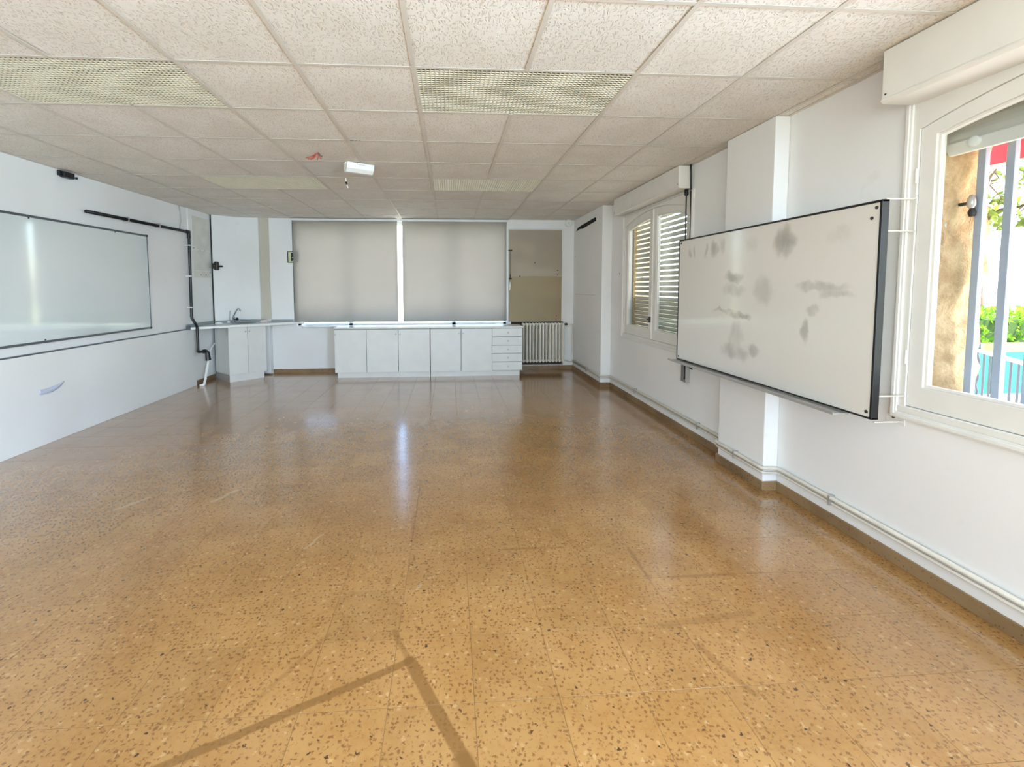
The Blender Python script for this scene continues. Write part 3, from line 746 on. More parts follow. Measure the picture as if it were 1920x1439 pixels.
box(bm, -3.567, -3.547, 4.18, 4.91, .877, .918); prism(bm, [(-3.545, 4.915), (-3.53, 4.90), (-3.25, 5.150), (-3.262, 5.163)], .877, .918, 'z')
box(bm, -3.25, -2.945, 5.160, 5.20, .877, .91); box(bm, -2.79, -2.43, 5.225, 5.238, .877, .91)
mesh_obj('backsplash', bm, M['splash'], CT)
SK = thing('sink', 'round stainless steel sink bowl sunk in the corner counter', 'sink', (KC.x, KC.y, .876))
bm = NB(); prof = [(.185, .878), (.183, .8815), (.172, .882), (.160, .878), (.152, .84), (.140, .76), (.09, .735), (.03, .732)]
lathe_rows = []
for r_, z_ in prof: lathe_rows.append([bm.verts.new((KC.x+math.cos(2*PI*j/40)*r_, KC.y+math.sin(2*PI*j/40)*r_, z_)) for j in range(40)])
for a, b in zip(lathe_rows, lathe_rows[1:]):
    for j in range(40): bm.faces.new([a[j], a[(j+1) % 40], b[(j+1) % 40], b[j]])
bm.faces.new(lathe_rows[-1])
mesh_obj('bowl', bm, M['steel'], SK, smooth=True)
bm = NB(); lathe(bm, [(.03, .7325), (.03, .738), (.01, .739)], (KC.x, KC.y, 0), 16); mesh_obj('drain', bm, M['chrome'], SK)
FA = thing('faucet', 'chrome gooseneck tap with dark knob beside the round sink', 'tap', (-3.30, 5.06, .876))
fx, fy = -3.322, 5.062
bm = NB(); lathe(bm, [(.03, 0), (.03, .008), (.018, .014), (.017, .07), (.02, .075), (.02, .095), (.010, .10)], (fx, fy, .877), 16); mesh_obj('base', bm, M['chrome'], FA, smooth='auto')
bm = NB(); tube(bm, [(fx, fy, .97), (fx+.035, fy-.005, 1.04), (fx+.062, fy-.01, 1.085), (fx+.082, fy-.014, 1.105), (fx+.100, fy-.018, 1.107), (fx+.115, fy-.022, 1.092), (fx+.125, fy-.024, 1.065)], .009, 10); mesh_obj('spout', bm, M['chrome'], FA, smooth=True)
bm = NB(); tube(bm, [(fx+.015, fy-.015, .925), (fx+.07, fy-.05, .94)], .008, 8); lathe(bm, [(.012, 0), (.022, .004), (.022, .03), (.012, .036)], (fx+.062, fy-.046, .94), 12, 'x'); mesh_obj('knob', bm, M['dark'], FA, smooth='auto')
bm = NB(); tube(bm, [(fx+.01, fy-.03, .905), (fx+.06, fy-.10, .905)], .008, 8); lathe(bm, [(.01, -.008), (.016, 0), (.016, .016), (.008, .022)], (fx+.055, fy-.1, .905), 12, 'x'); mesh_obj('knob', bm, M['chrome'], FA, smooth='auto')
cb = thing('upright_cable', 'short grey cable standing on the slanting corner board', 'cable', (-3.36, 5.04, .876))
bm = NB(); tube(bm, [(-3.372, 5.045, .878), (-3.373, 5.045, .95), (-3.365, 5.043, 1.03), (-3.358, 5.042, 1.07)], .007, 8); mesh_obj('cable', bm, M['lightalu'], cb, smooth=True)
bx('outlet_plate', (-3.40, -3.36, 5.015, 5.04, .877, .905), M['plasticw'], cb, bevel=.003)
def rag(name, lab, c, rx, ry, h, mat, sd):
    rnd = random.Random(sd); bm = NB(); n = 18; rows_ = []
    for k, (f, z) in enumerate(((1, .001), (.98, h*.35), (.8, h*.75), (.45, h), (.12, h*.92))):
        rows_.append([bm.verts.new((c[0]+math.cos(2*PI*j/n)*rx*f*rnd.uniform(.85, 1.1), c[1]+math.sin(2*PI*j/n)*ry*f*rnd.uniform(.85, 1.1), c[2]+z*rnd.uniform(.8, 1.15))) for j in range(n)])
    for a, b in zip(rows_, rows_[1:]):
        for j in range(n): bm.faces.new([a[j], a[(j+1) % n], b[(j+1) % n], b[j]])
    bm.faces.new(rows_[-1]); bm.faces.new(rows_[0][::-1])
    return tag(mesh_obj(name, bm, mat, smooth=True), lab, 'cloth')
rag('crumpled_cloth', 'crumpled pinkish cloth lying right of the sink', (-2.86, 5.11, .877), .07, .04, .045, M['cloth'], 3)
rag('crumpled_cloth', 'crumpled whitish cloth lying left of the sink on the counter', (-3.42, 4.80, .877), .06, .05, .03, M['plasticw'], 5)
# sink cupboard at 45 degrees
SU = thing('sink_cupboard', 'white two-door cupboard set diagonally below the corner sink', 'cupboard', (-3.1, 4.85, 0))
o_ = Vector((-3.150, 4.530, 0)); u_ = Vector((.36, .37, 0)).normalized(); n_ = Vector((-u_.y, u_.x, 0))
W_ = .545
bm = NB(); obox(bm, o_, u_, n_, (0, 0, 1), -.012, W_, 0, .50, .11, .10+.60); 
bmesh.ops.delete(bm, geom=bm.verts[:], context='VERTS')
for a in ((-.012, .004, 0, .53, .105, .845), (W_-.016, W_, 0, .40, .105, .845), (-.012, W_, 0, .40, .105, .121), (-.012, W_, .0, .08, .70, .845)):
    obox(bm, o_, u_, n_, (0, 0, 1), *a)
mesh_obj('body', bm, M['cab'], SU)
for a, b, k in ((-.014, .262, .235), (.266, W_, .293)):
    bm = NB(); obox(bm, o_, u_, n_, (0, 0, 1), a, b, -.019, -.001, .118, .838); d = mesh_obj('door', bm, M['cab'], SU, bevel=.0012)
    bm = NB(); obox(bm, o_ + u_*k - n_*.019 + Vector((0, 0, .765)), u_, n_, (0, 0, 1), -.009, .009, -.016, 0, -.009, .009); mesh_obj('knob', bm, M['lightalu'], d, bevel=.004)
bm = NB(); obox(bm, o_, u_, n_, (0, 0, 1), 0, .515, .012, .028, 0, .105); mesh_obj('plinth', bm, M['cab'], SU)
bm = NB(); obox(bm, o_, u_, n_, (0, 0, 1), 0, .016, .028, .53, 0, .104); mesh_obj('side_plinth', bm, M['cabside'], SU)

# ------------------------------------------------------------------ left wall fittings
LB = thing('whiteboard', 'large glossy whiteboard with grey frame on the left wall', 'whiteboard', (XL, 2.2, .94))
LY0, LY1, LZ0, LZ1 = .95, 3.425, .945, 2.088
bx('panel', (XL+.004, XL+.016, LY0, LY1, LZ0, LZ1), M['board_l'], LB)
for nme, cc_ in (('frame_rail', (LY0, LY1, LZ1-.012, LZ1+.010)), ('frame_rail', (LY0, LY1, LZ0-.010, LZ0+.012)), ('frame_stile', (LY1-.010, LY1+.008, LZ0, LZ1)), ('frame_stile', (LY0-.008, LY0+.010, LZ0, LZ1))):
    bx(nme, (XL, XL+.022, *cc_), M['alu'], LB, bevel=.003)
for y in (LY0, LY1):
    for z in (LZ0, LZ1): bx('corner_cap', (XL, XL+.025, y-.014, y+.014, z-.014, z+.014), M['dark'], LB, bevel=.004)
for y, z in ((1.86, 2.07), (1.95, .965), (2.9, 2.07)):
    bm = NB(); lathe(bm, [(.008, 0), (.006, .004)], (XL+.0165, y, z), 8, 'x'); mesh_obj('screw', bm, M['screw'], LB)
PI_ = thing('drain_pipe', 'black plastic pipe running above the glossy whiteboard and down past the counter', 'pipe', (XL, 4.28, .5))
xp = XL+.045
bm = NB(); tube(bm, smooth_path([(xp, 2.47, 2.232), (xp, 4.275, 2.242), (xp, 4.29, 2.2), (xp, 4.27, 1.01), (xp+.03, 4.30, .93), (xp+.10, 4.214, .885), (xp+.10, 4.214, .52), (xp+.10, 4.34, .505), (xp+.10, 4.44, .51), (xp+.10, 4.455, .47)], .02, 4), .0185, 14)
mesh_obj('pipe', bm, M['blackpipe'], PI_, smooth=True)
bm = NB(); tube(bm, [(xp, 4.215, 2.242), (xp, 4.297, 2.242)], .024, 14); tube(bm, [(xp, 4.285, 2.15), (xp, 4.285, 2.255)], .024, 14); mesh_obj('elbow', bm, M['blackpipe'], PI_, smooth='auto')
bm = NB(); tube(bm, [(xp+.10, 4.36, .505), (xp+.10, 4.40, .505)], .030, 14); mesh_obj('union_nut', bm, M['blackpipe'], PI_, smooth='auto')
bm = NB(); tube(bm, [(xp+.10, 4.455, .49), (xp+.105, 4.47, .36)], .035, 8, rad=[.028, .040]); mesh_obj('trap', bm, M['dark'], PI_, smooth='auto')
for p_ in ((xp, 3.06, 2.2353), (xp, 3.62, 2.2385)):
    bx('clip', (XL, xp+.021, p_[1]-.007, p_[1]+.007, p_[2]-.024, p_[2]+.03), M['lightalu'], PI_)
for z in (2.05, 1.61, 1.16): bx('clip', (XL, xp+.021, 4.25, 4.315, z-.007, z+.007), M['plasticw'], PI_)
HS = thing('waste_hose', 'white corrugated waste hose going down to the floor under the counter', 'hose', (xp+.1, 4.4, 0))
bm = NB(); pts = [Vector((xp+.105, 4.475, .345)).lerp(Vector((xp+.10, 4.345, .03)), k/14) for k in range(15)]
tube(bm, pts, .02, 10, rad=[.021 if k % 2 else .017 for k in range(15)]); mesh_obj('hose', bm, M['plasticw'], HS, smooth='auto')
bm = NB(); tube(bm, smooth_path([(xp+.10, 4.345, .035), (xp+.10, 4.33, .012), (xp+.05, 4.31, .010)], .02), .020, 10); mesh_obj('floor_elbow', bm, M['plasticw'], HS, smooth=True)
bm = NB(); tube(bm, smooth_path([(xp+.105, 4.50, .44), (xp+.10, 4.58, .53), (xp+.09, 4.68, .575), (xp+.06, 4.78, .585)], .05), .009, 8); mesh_obj('branch_hose', bm, M['plasticw'], HS, smooth=True)
VA = thing('stop_valve', 'dark stop valve with handle on the seam of the boarded corner', 'valve', (-3.50, 4.92, 1.78))
bm = NB(); lathe(bm, [(.03, -.065), (.036, -.05), (.036, .05), (.026, .07)], (-3.475, 4.905, 1.785), 12); mesh_obj('body', bm, M['screw'], VA, smooth='auto')
bm = NB(); tube(bm, [(-3.455, 4.895, 1.78), (-3.37, 4.865, 1.778)], .014, 10); mesh_obj('handle', bm, M['dark'], VA, smooth='auto')
bx('back_plate', (-3.545, -3.47, 4.905, 4.925, 1.74, 1.83), M['screw'], VA)
SP = thing('speaker_bracket', 'small black bracket device high on the left wall by the ceiling', 'bracket', (XL, 2.27, 2.53))  # black speaker bracket, built as a small box with a stub
bx('body', (XL, XL+.055, 2.225, 2.345, 2.52, 2.575), M['dark'], SP, bevel=.008)
bx('foot', (XL, XL+.03, 2.20, 2.28, 2.53, 2.58), M['dark'], SP, bevel=.006)
bm = NB(); tube(bm, [(XL+.03, 2.34, 2.545), (XL+.03, 2.40, 2.545)], .006, 8); tube(bm, [(XL+.03, 2.395, 2.535), (XL+.03, 2.395, 2.556)], .009, 8); mesh_obj('stub', bm, M['dark'], SP)
WI = thing('thin_wire', 'thin grey wire hanging from the ceiling beside the old paint patch', 'wire', (XL, 4.15, 2.3))
bm = NB(); tube(bm, [(XL+.008, 4.14, 2.588), (XL+.008, 4.175, 2.5), (XL+.008, 4.178, 2.38), (XL+.008, 4.14, 2.27)], .0045, 6); mesh_obj('wire', bm, M['lightalu'], WI, smooth=True)
# torn scrap of paint on the lower wall
PA = NB(); n = 14; A = []; B = []
for k in range(n+1):
    f = k/n; y = 1.83+.27*f; zc = .495+.05*f**2.2 - .006*math.sin(f*PI); hh = .036*(1-f**3)*(.9 if f > .05 else .8)+.002
    bulge = .004+.014*math.sin(f*PI)**1.0
    A.append(PA.verts.new((XL+.0325+bulge*.3, y, zc+hh*.7))); B.append(PA.verts.new((XL+.0325+bulge, y+.004, zc-hh*.7)))
for k in range(n): PA.faces.new([A[k], A[k+1], B[k+1], B[k]])
pf = mesh_obj('peeling_paint', PA, simple('lilac_grey_paper', srgb(196, 198, 214), .7), smooth=True)
so = pf.modifiers.new('t', 'SOLIDIFY'); so.thickness = .0012
tag(pf, 'curled scrap of peeling paint on the lower left wall', 'paint scrap')

# ------------------------------------------------------------------ arched windows on the right wall
def arch_z(y, a, b, ze, zc):
    m = (a+b)/2; f = (y-m)/((b-a)/2); return ze+(zc-ze)*max(0.0, 1-f*f)
def arch_loop(y0, y1, zb, a, b, ze, zc, n=16):
    pts = [(y0, zb), (y1, zb)]
    for k in range(n+1):
        y = y1+(y0-y1)*k/n; pts.append((y, arch_z(y, a, b, ze, zc)))
    return pts
def rect_loop(y0, y1, zb, zt, n=16):
    return [(y0, zb), (y1, zb)] + [(y1+(y0-y1)*k/n, zt) for k in range(n+1)]
def arched_window(name, a, b, lab):
    """a < b along y ; b is the far jamb"""
    t_ = thing(name, lab, 'window', (XR, (a+b)/2, .80), kind='structure')
    ze, zc = 2.20, 2.325
    bm = NB(); ring(bm, rect_loop(a, b, OZ0, OZ1), arch_loop(a+.035, b-.035, .835, a, b, ze, zc), XR-.006, XR+.09, 'x'); mesh_obj('frame', bm, M['paint'], t_)
    # moulded casing on the wall face
    bm = NB(); ring(bm, rect_loop(a-.03, b+.03, .765, 2.36), rect_loop(a+.004, b-.004, .802, 2.35), XR-.016, XR, 'x')
    ring(bm, rect_loop(a-.022, b+.022, .773, 2.352), rect_loop(a-.006, b+.006, .790, 2.351), XR-.022, XR-.015, 'x'); mesh_obj('casing', bm, M['paint'], t_, bevel=.002)
    m = (a+b)/2
    for y0, y1, side in ((m+.001, b-.037, 1), (a+.037, m-.001, -1)):
        s_ = bpy.data.objects.new('sash', None)
        bm = NB()
        gi0, gi1 = (y0+.085, y1-.072) if side == 1 else (y0+.072, y1-.085)
        ring(bm, arch_loop(y0, y1, .837, a, b, ze-.002, zc-.002), arch_loop(gi0, gi1, .945, a, b, ze-.060, zc-.085), XR+.002, XR+.05, 'x')
        sa = mesh_obj('sash', bm, M['paint'], t_, bevel=.003)
        bm = NB(); ring(bm, arch_loop(gi0, gi1, .945, a, b, ze-.060, zc-.085), arch_loop(gi0+.012, gi1-.012, .958, a, b, ze-.073, zc-.098), XR+.012, XR+.040, 'x'); mesh_obj('glazing_bead', bm, M['paint'], sa, bevel=.002)
        bm = NB(); prism(bm, arch_loop(gi0+.004, gi1-.004, .950, a, b, ze-.065, zc-.09), XR+.024, XR+.028, 'x'); mesh_obj('pane', bm, M['glass'], sa)
        for z in (1.05, 1.95):
            yy2 = y1+.006 if side == 1 else y0-.006
            bm = NB(); tube(bm, [(XR-.006, yy2, z), (XR-.006, yy2, z+.07)], .006, 8); mesh_obj('hinge', bm, M['paint'], sa)
    bx('meeting_strip', (XR-.012, XR+.004, m-.018, m+.018, .84, arch_z(m, a, b, ze, zc)-.005), M['paint'], t_, bevel=.003)
    bx('sill_board', (XR-.012, XR+.10, a+.004, b-.004, .802, .833), M['paint'], t_, bevel=.003)
    hd = NB(); box(hd, XR-.035, XR-.012, m-.012, m+.012, 1.03, 1.10); tube(hd, [(XR-.03, m, 1.07), (XR-.055, m, 1.07)], .008, 8); h_ = mesh_obj('handle', hd, M['screw'], t_, bevel=.003)
    return t_
arched_window('window_2', 1.72, 3.37, 'far arched double window with the roller shutter lowered')
arched_window('window_3', -1.96, -.30, 'near arched double window at the right edge, looking out to the garden')
arched_window('window_4', -4.60, -2.94, 'arched double window behind the camera on the right wall')

# shutter boxes
def shutter_box(a, b, xf, zb, lab):
    t_ = thing('shutter_box', lab, 'shutter box', (XR, (a+b)/2, zb), 'shutter boxes above the arched windows')
    bx('case', (xf, XR-.001, a, b, zb+.022, H-.004), M['paint'], t_, bevel=.004)
    bm = NB(); prism(bm, [(xf, zb+.022), (xf-.004, zb+.012), (xf+.012, zb), (XR-.002, zb), (XR-.002, zb+.022)], a-.002, b+.002, 'y'); mesh_obj('bottom_lid', bm, M['paint'], t_, bevel=.002)
    for y in (a+.02, (a+b)/2+.25, b-.02):
        bm = NB(); lathe(bm, [(.005, 0), (.004, -.003)], (xf, y, zb+.04), 8, 'x'); mesh_obj('screw', bm, M['screw'], t_)
    return t_
shutter_box(1.74, 3.42, 2.355, 2.375, 'white roller shutter box over the far arched window')
shutter_box(-2.03, -.305, 2.305, 2.335, 'white roller shutter box over the near arched window')
shutter_box(-4.67, -2.90, 2.305, 2.335, 'white roller shutter box over the arched window behind the camera')

# roller shutters outside the glass
def slat_mesh(L, h=.046):
    bm = NB()
    prism(bm, [(0, 0), (.009, .004), (.012, h*.5), (.009, h-.004), (0, h), (-.003, h*.5)], -L/2, L/2, 'y')
    me = bpy.data.meshes.new('slat'); bmesh.ops.recalc_face_normals(bm, faces=bm.faces); bm.to_mesh(me); bm.free(); me.materials.append(M['shutter']); return me
def roller_shutter(a, b, ztop, zbot, zsplit, lab, gap):
    t_ = thing('roller_shutter', lab, 'shutter', (XR+.145, (a+b)/2, zbot), 'roller shutters of the arched windows')
    L = b-a-.05
    me = slat_mesh(L); z = zbot
    while z < ztop-.03:
        o = bpy.data.objects.new('slat', me); COL.objects.link(o); o.parent = t_; o.location = (0, 0, z-zbot)
        z += .047 if z < zsplit else .047+gap
    for y in (a+.012, b-.012):
        bx('guide_rail', (XR+.125, XR+.175, y-.014, y+.014, .80, 2.37), M['lightalu'], t_)
    for f in (.14, .5, .86):                              # connecting tapes in the gaps
        y = a+(b-a)*f; bx('tape', (XR+.149, XR+.153, y-.006, y+.006, zbot, ztop), M['shutter'], t_)
    return t_
roller_shutter(1.72, 3.37, 2.37, .802, 1.27, 'lowered roller shutter outside the far arched window with light in its upper gaps', .013)
sh = roller_shutter(-1.96, -.30, 2.37, 2.10, .5, 'raised roller shutter showing its end slats in the near arched window', -.001)
bx('end_slat', (XR+.138, XR+.162, -1.93, -.33, 2.075, 2.135), M['paint'], sh, bevel=.004)
for y in (-.46, -1.80):
    bm = NB(); lathe(bm, [(.024, 0), (.024, -.012), (.014, -.018)], (XR+.138, y, 2.115), 16, 'x'); st_ = mesh_obj('stopper', bm, M['plasticw'], sh, smooth='auto')
# crank rod and cable beside the far window
CR = thing('shutter_crank', 'thin grey crank rod with black top beside the far arched window', 'crank rod', (2.46, 1.79, 1.3))
bm = NB(); tube(bm, [(2.462, 1.795, 2.33), (2.462, 1.785, 1.25)], .006, 8); mesh_obj('rod', bm, M['screw'], CR, smooth=True)
bm = NB(); lathe(bm, [(.012, -.02), (.018, -.01), (.018, .035), (.010, .045)], (2.462, 1.795, 2.335), 12); mesh_obj('joint', bm, M['dark'], CR, smooth='auto')
CA = thing('black_cable', 'black cable hanging from the ceiling behind the smudged whiteboard', 'cable', (2.47, 1.70, 1.6))
bm = NB(); tube(bm, smooth_path([(2.455, 1.715, 2.588), (2.458, 1.712, 2.53), (2.472, 1.735, 2.44), (2.476, 1.735, 2.25), (2.476, 1.722, 2.10), (2.476, 1.728, 1.95), (2.476, 1.725, .72)], .05, 4), .0085, 10, rad=None); mesh_obj('cable', bm, M['dark'], CA, smooth=True)
# black torn slot in the far pilaster
SL = NB(); prism(SL, [(5.10, 2.382), (5.09, 2.405), (5.0, 2.432), (4.82, 2.445), (4.14, 2.468), (4.10, 2.462), (4.105, 2.412), (4.6, 2.39), (4.78, 2.382), (4.84, 2.392), (4.98, 2.395)], 2.340, 2.352, 'x')
sl = tag(mesh_obj('vent_slot', SL, M['darkhole']), 'ragged black slot near the top of the far right pilaster', 'wall slot')
tr_ = bx('seam_line', (2.343, 2.3455, 4.1, 5.15, 1.315, 1.321), M['beige_wall'], wr)
for x_, y_, z_ in ((2.3445, 5.18, 1.96), (2.4885, 3.52, 1.62)):
    bm = NB(); lathe(bm, [(.010, 0), (.008, -.003)], (x_, y_, z_), 8, 'x'); mesh_obj('plug_hole', bm, M['screw'], wr)

# ------------------------------------------------------------------ right whiteboard
RB = thing('whiteboard', 'smudged whiteboard with black frame standing off the right wall', 'whiteboard', (2.32, .63, .765))
BY0, BY1, BZ0, BZ1, BX = -.345, 1.60, .768, 1.868, 2.30
bx('panel', (BX+.004, BX+.030, BY0+.008, BY1-.008, BZ0+.008, BZ1-.008), M['board_r'], RB)
for nme, cc_ in (('frame_rail', (BY0, BY1, BZ1-.012, BZ1)), ('frame_rail', (BY0, BY1, BZ0, BZ0+.010)), ('frame_stile', (BY0, BY0+.013, BZ0, BZ1)), ('frame_stile', (BY1-.011, BY1, BZ0, BZ1))):
    bx(nme, (BX, BX+.038, *cc_), M['dark'], RB, bevel=.002)
bx('pen_tray', (BX-.075, BX+.012, BY0+.14, BY1+.005, BZ0-.012, BZ0-.004), M['lightalu'], RB, bevel=.002)
bx('pen_tray_lip', (BX-.078, BX-.073, BY0+.14, BY1+.005, BZ0-.012, BZ0+.004), M['lightalu'], RB)
for y, z in ((BY0+.032, BZ1-.035), (BY0+.032, BZ0+.035), (BY1-.035, BZ1-.03), (BY1-.035, BZ0+.03), (BY0+.055, BZ1-.085)):
    bm = NB(); lathe(bm, [(.009, 0), (.008, -.004), (.003, -.005)], (BX+.0045, y, z), 10, 'x'); mesh_obj('screw', bm, M['screw'], RB)
for z in (1.872, 1.715, .885, .752):
    b_ = bx('wall_bracket', (BX+.03, XR-.001, BY0+.01, BY0+.022, z-.0028, z+.0028), M['pipe'], RB)
    bx('bracket_foot', (XR-.004, XR-.0005, BY0+.005, BY0+.10, z-.022, z+.022), M['wall2'], b_, bevel=.001)
    bm = NB(); lathe(bm, [(.008, 0), (.007, -.006)], (XR-.004, BY0+.06, z+.012), 10, 'x'); mesh_obj('bolt', bm, M['screw'], b_)
for z in (1.80, .84): bx('wall_bracket', (BX+.03, XR-.001, BY1-.10, BY1-.088, z-.004, z+.004), M['plasticw'], RB)
BK = thing('conduit_box', 'narrow open metal conduit box on the wall under the smudged whiteboard', 'conduit box', (2.47, 1.74, .52))
bm = NB(); box(bm, XR-.004, XR-.0005, 1.70, 1.79, .515, .78); box(bm, XR-.04, XR-.004, 1.785, 1.79, .515, .78); box(bm, XR-.04, XR-.004, 1.70, 1.704, .515, .78); box(bm, XR-.04, XR-.004, 1.704, 1.785, .515, .52)
mesh_obj('channel', bm, M['lightalu'], BK)
bm = NB(); tube(bm, smooth_path([(XR-.02, 1.745, .76), (XR-.02, 1.745, .56), (XR-.02, 1.755, .54)], .02), .010, 8); mesh_obj('wire', bm, M['dark'], BK, smooth=True)
bm = NB(); tube(bm, [(XR-.03, 1.72, .73), (XR-.05, 1.66, .70), (XR-.05, 1.60, .675), (XR-.05, 1.57, .672)], .007, 8); mesh_obj('loose_wire', bm, M['dark'], BK, smooth=True)

# ------------------------------------------------------------------ ceiling lamps with egg-crate louvres
def lamp_proto(lab, loc):
    t_ = thing('ceiling_lamp', lab, 'ceiling lamp', loc, 'louvred ceiling lamps')
    bm = NB(); L, W = 1.2, .6
    x0, y0, z0 = loc
    def bxx(a, b, c, d, e, f): box(bm, x0+a, x0+b, y0+c, y0+d, z0+e, z0+f)
    nx, ny = 47, 23; g = .014
    for k in range(nx+1):
        x = g+(L-2*g)*k/nx; bxx(x-.0028, x+.0028, g, W-g, .001, .0072)
    for k in range(ny+1):
        y = g+(W-2*g)*k/ny; bxx(g, L-g, y-.0028, y+.0028, .0014, .0070)
    l_ = mesh_obj('louvre_grid', bm, M['louvre'], t_, normals=True); l_['kind'] = 'stuff'
    bm = NB()
    bxx(.002, L-.002, .002, W-.002, .115, .12); bxx(.002, .006, .002, W-.002, .002, .115); bxx(L-.006, L-.002, .002, W-.002, .002, .115); bxx(.006, L-.006, .002, .006, .002, .115); bxx(.006, L-.006, W-.006, W-.002, .002, .115)
    mesh_obj('housing', bm, M['housing'], t_)
    for k in range(4):
        y = .09+.14*k; bm = NB(); tube(bm, [(x0+.03, y0+y, z0+.075), (x0+L-.03, y0+y, z0+.075)], .013, 10); mesh_obj('fluorescent_tube', bm, M['plasticw'], t_, smooth='auto')
    return t_
labs = ['cream egg-crate ceiling lamp at the upper left edge, nearest the glossy whiteboard', 'cream egg-crate ceiling lamp at the top middle, nearest the camera',
        'cream egg-crate ceiling lamp in the far left of the ceiling, beyond the red wires', 'cream egg-crate ceiling lamp in the far middle, close to the roller blinds',
        'cream egg-crate ceiling lamp behind the camera on the left', 'cream egg-crate ceiling lamp behind the camera on the right']
L0 = lamp_proto(labs[0], (lamps[0][0]*S, lamps[0][1]*S, H))
for k in range(1, 6):
    r = L0.copy(); COL.objects.link(r); r.location = (lamps[k][0]*S, lamps[k][1]*S, H); r['label'] = labs[k]
    for chd in list(L0.children):
        cpy = chd.copy(); COL.objects.link(cpy); cpy.parent = r

# emergency light hanging from its plain tile, red wires, small fitting
EL = thing('emergency_light', 'white emergency light box hanging crooked from the plain ceiling tile', 'emergency light', (-.62, 1.85, 2.53))
eo = Vector((-.735, 1.775, H-.003)); ex = Vector((.86, .48, 0)).normalized(); ey = Vector((-ex.y, ex.x, 0)); ez = Vector((0, 0, -1))
bm = NB()
pr = [(0, 0), (.012, .052), (.045, .082), (.10, .082), (.115, .05), (.12, 0)]
for side in (0, .255):
    pass
A = [bm.verts.new(eo + ey*a + ez*b) for a, b in pr]; B = [bm.verts.new(eo + ex*.255 + ey*a + ez*b) for a, b in pr]
bm.faces.new(A); bm.faces.new(B[::-1])
for k in range(len(pr)): bm.faces.new([A[k], B[k], B[(k+1) % len(pr)], A[(k+1) % len(pr)]])
mesh_obj('diffuser', bm, M['plasticw'], EL, bevel=.003)
bm = NB(); obox(bm, eo, ex, ey, ez, -.01, .265, .03, .09, -.001, .012); mesh_obj('base', bm, M['plasticw'], EL)
bm = NB(); obox(bm, eo, ex, ey, ez, .09, .16, -.012, .004, .002, .018); mesh_obj('latch', bm, M['plasticw'], EL)
RW = thing('loose_red_wires', 'bundle of thin loose red wires poking out of a ceiling tile', 'wires', (-.93, 1.55, 2.55))
for k, (dx, dy, dz_) in enumerate(((-.09, .02, -.05), (-.06, -.02, -.065), (-.02, .03, -.05), (.015, .02, -.045), (-.12, .05, -.03), (.03, -.01, -.035))):
    bm = NB(); b0 = Vector((-.925, 1.545, 2.592))
    tube(bm, [b0, b0+Vector((dx*.25, dy*.3, -.012)), b0+Vector((dx*.6, dy*.7, dz_*.8)), b0+Vector((dx, dy, dz_)), b0+Vector((dx*1.05, dy*1.3, dz_*.85))], .0038, 6); mesh_obj('wire', bm, M['wire_red'] if k != 5 else M['wire_grey'], RW, smooth=True)
PC = thing('hanging_stub', 'small white cable stub with black joint hanging from the ceiling', 'cable stub', (-.9, 2.45, 2.5))
bm = NB(); tube(bm, [(-.895, 2.42, 2.592), (-.89, 2.42, 2.545)], .007, 8); tube(bm, [(-.887, 2.42, 2.527), (-.872, 2.42, 2.485)], .006, 8); mesh_obj('cable', bm, M['plasticw'], PC, smooth='auto')
bm = NB(); tube(bm, [(-.892, 2.42, 2.55), (-.884, 2.42, 2.52)], .009, 8); mesh_obj('joint', bm, M['dark'], PC, smooth='auto')

# ------------------------------------------------------------------ outdoors
gr = tag(bx('terrace', (XR+.2, 6.2, -14, 12, -.40, -.18), M['terrace']), 'pale sunlit terrace paving outside the near arched window', 'terrace', kind='structure')
lw = tag(bx('ground', (-40, 60, -50, 60, -.9, -.42), M['lawn']), 'dry lawn around the building beyond the terrace', 'ground', kind='structure')
bt = tag(bx('terrace', (-6, 6, YB+.32, 12.5, -.41, -.19), M['terrace']), 'pale terrace behind the roller blinds', 'terrace', kind='structure')
# window bars
GRL = thing('window_grille', 'grey-blue square steel bars outside the near arched window', 'window grille', (2.75, -1.1, .8))
for k in range(14):
    y = -.40-.113*k
    if y < -1.93: break
    bx('bar', (2.738, 2.764, y-.016, y+.016, .78, 2.4), M['bar'], GRL, bevel=.002)
for z in (.80, 2.36): bx('cross_bar', (2.744, 2.758, -1.95, -.31, z-.012, z+.012), M['bar'], GRL)
# awning
AW = thing('awning', 'red canvas awning with pale hem outside the near arched window', 'awning', (3.2, 0, 2.6))
AX = 3.55
bm = NB(); prism(bm, [(2.84, 2.72), (AX, 2.33), (AX, 2.345), (2.84, 2.735)], -3.4, .20, 'y'); mesh_obj('canopy', bm, M['red'], AW)
bx('valance', (AX-.005, AX+.005, -3.4, .20, 2.19, 2.34), M['red'], AW)
bx('hem', (AX-.007, AX+.007, -3.4, .205, 2.165, 2.19), M['tan'], AW)
bm = NB(); tube(bm, [(AX, -3.4, 2.335), (AX, .21, 2.335)], .016, 10); mesh_obj('front_bar', bm, M['plasticw'], AW)
for y in (.12, -3.3):
    bm = NB(); tube(bm, [(2.83, y, 2.42), (AX-.03, y, 2.33)], .014, 8); mesh_obj('arm', bm, M['plasticw'], AW)
# outdoor wall lamp on the stone jamb
LA = thing('outdoor_lamp', 'small grey lamp on the stone jamb outside the near window', 'lamp', (2.72, -.37, 1.83))
bm = NB(); lathe(bm, [(.008, .04), (.016, .02), (.018, -.01), (.010, -.025)], (2.72, -.385, 1.845), 14); mesh_obj('shade', bm, M['lightalu'], LA, smooth='auto')
bm = NB(); lathe(bm, [(.010, .02), (.016, 0), (.010, -.02)], (2.725, -.385, 1.80), 12); mesh_obj('socket', bm, M['dark'], LA, smooth='auto')
bx('arm', (2.71, 2.73, -.372, -.325, 1.838, 1.852), M['screw'], LA)
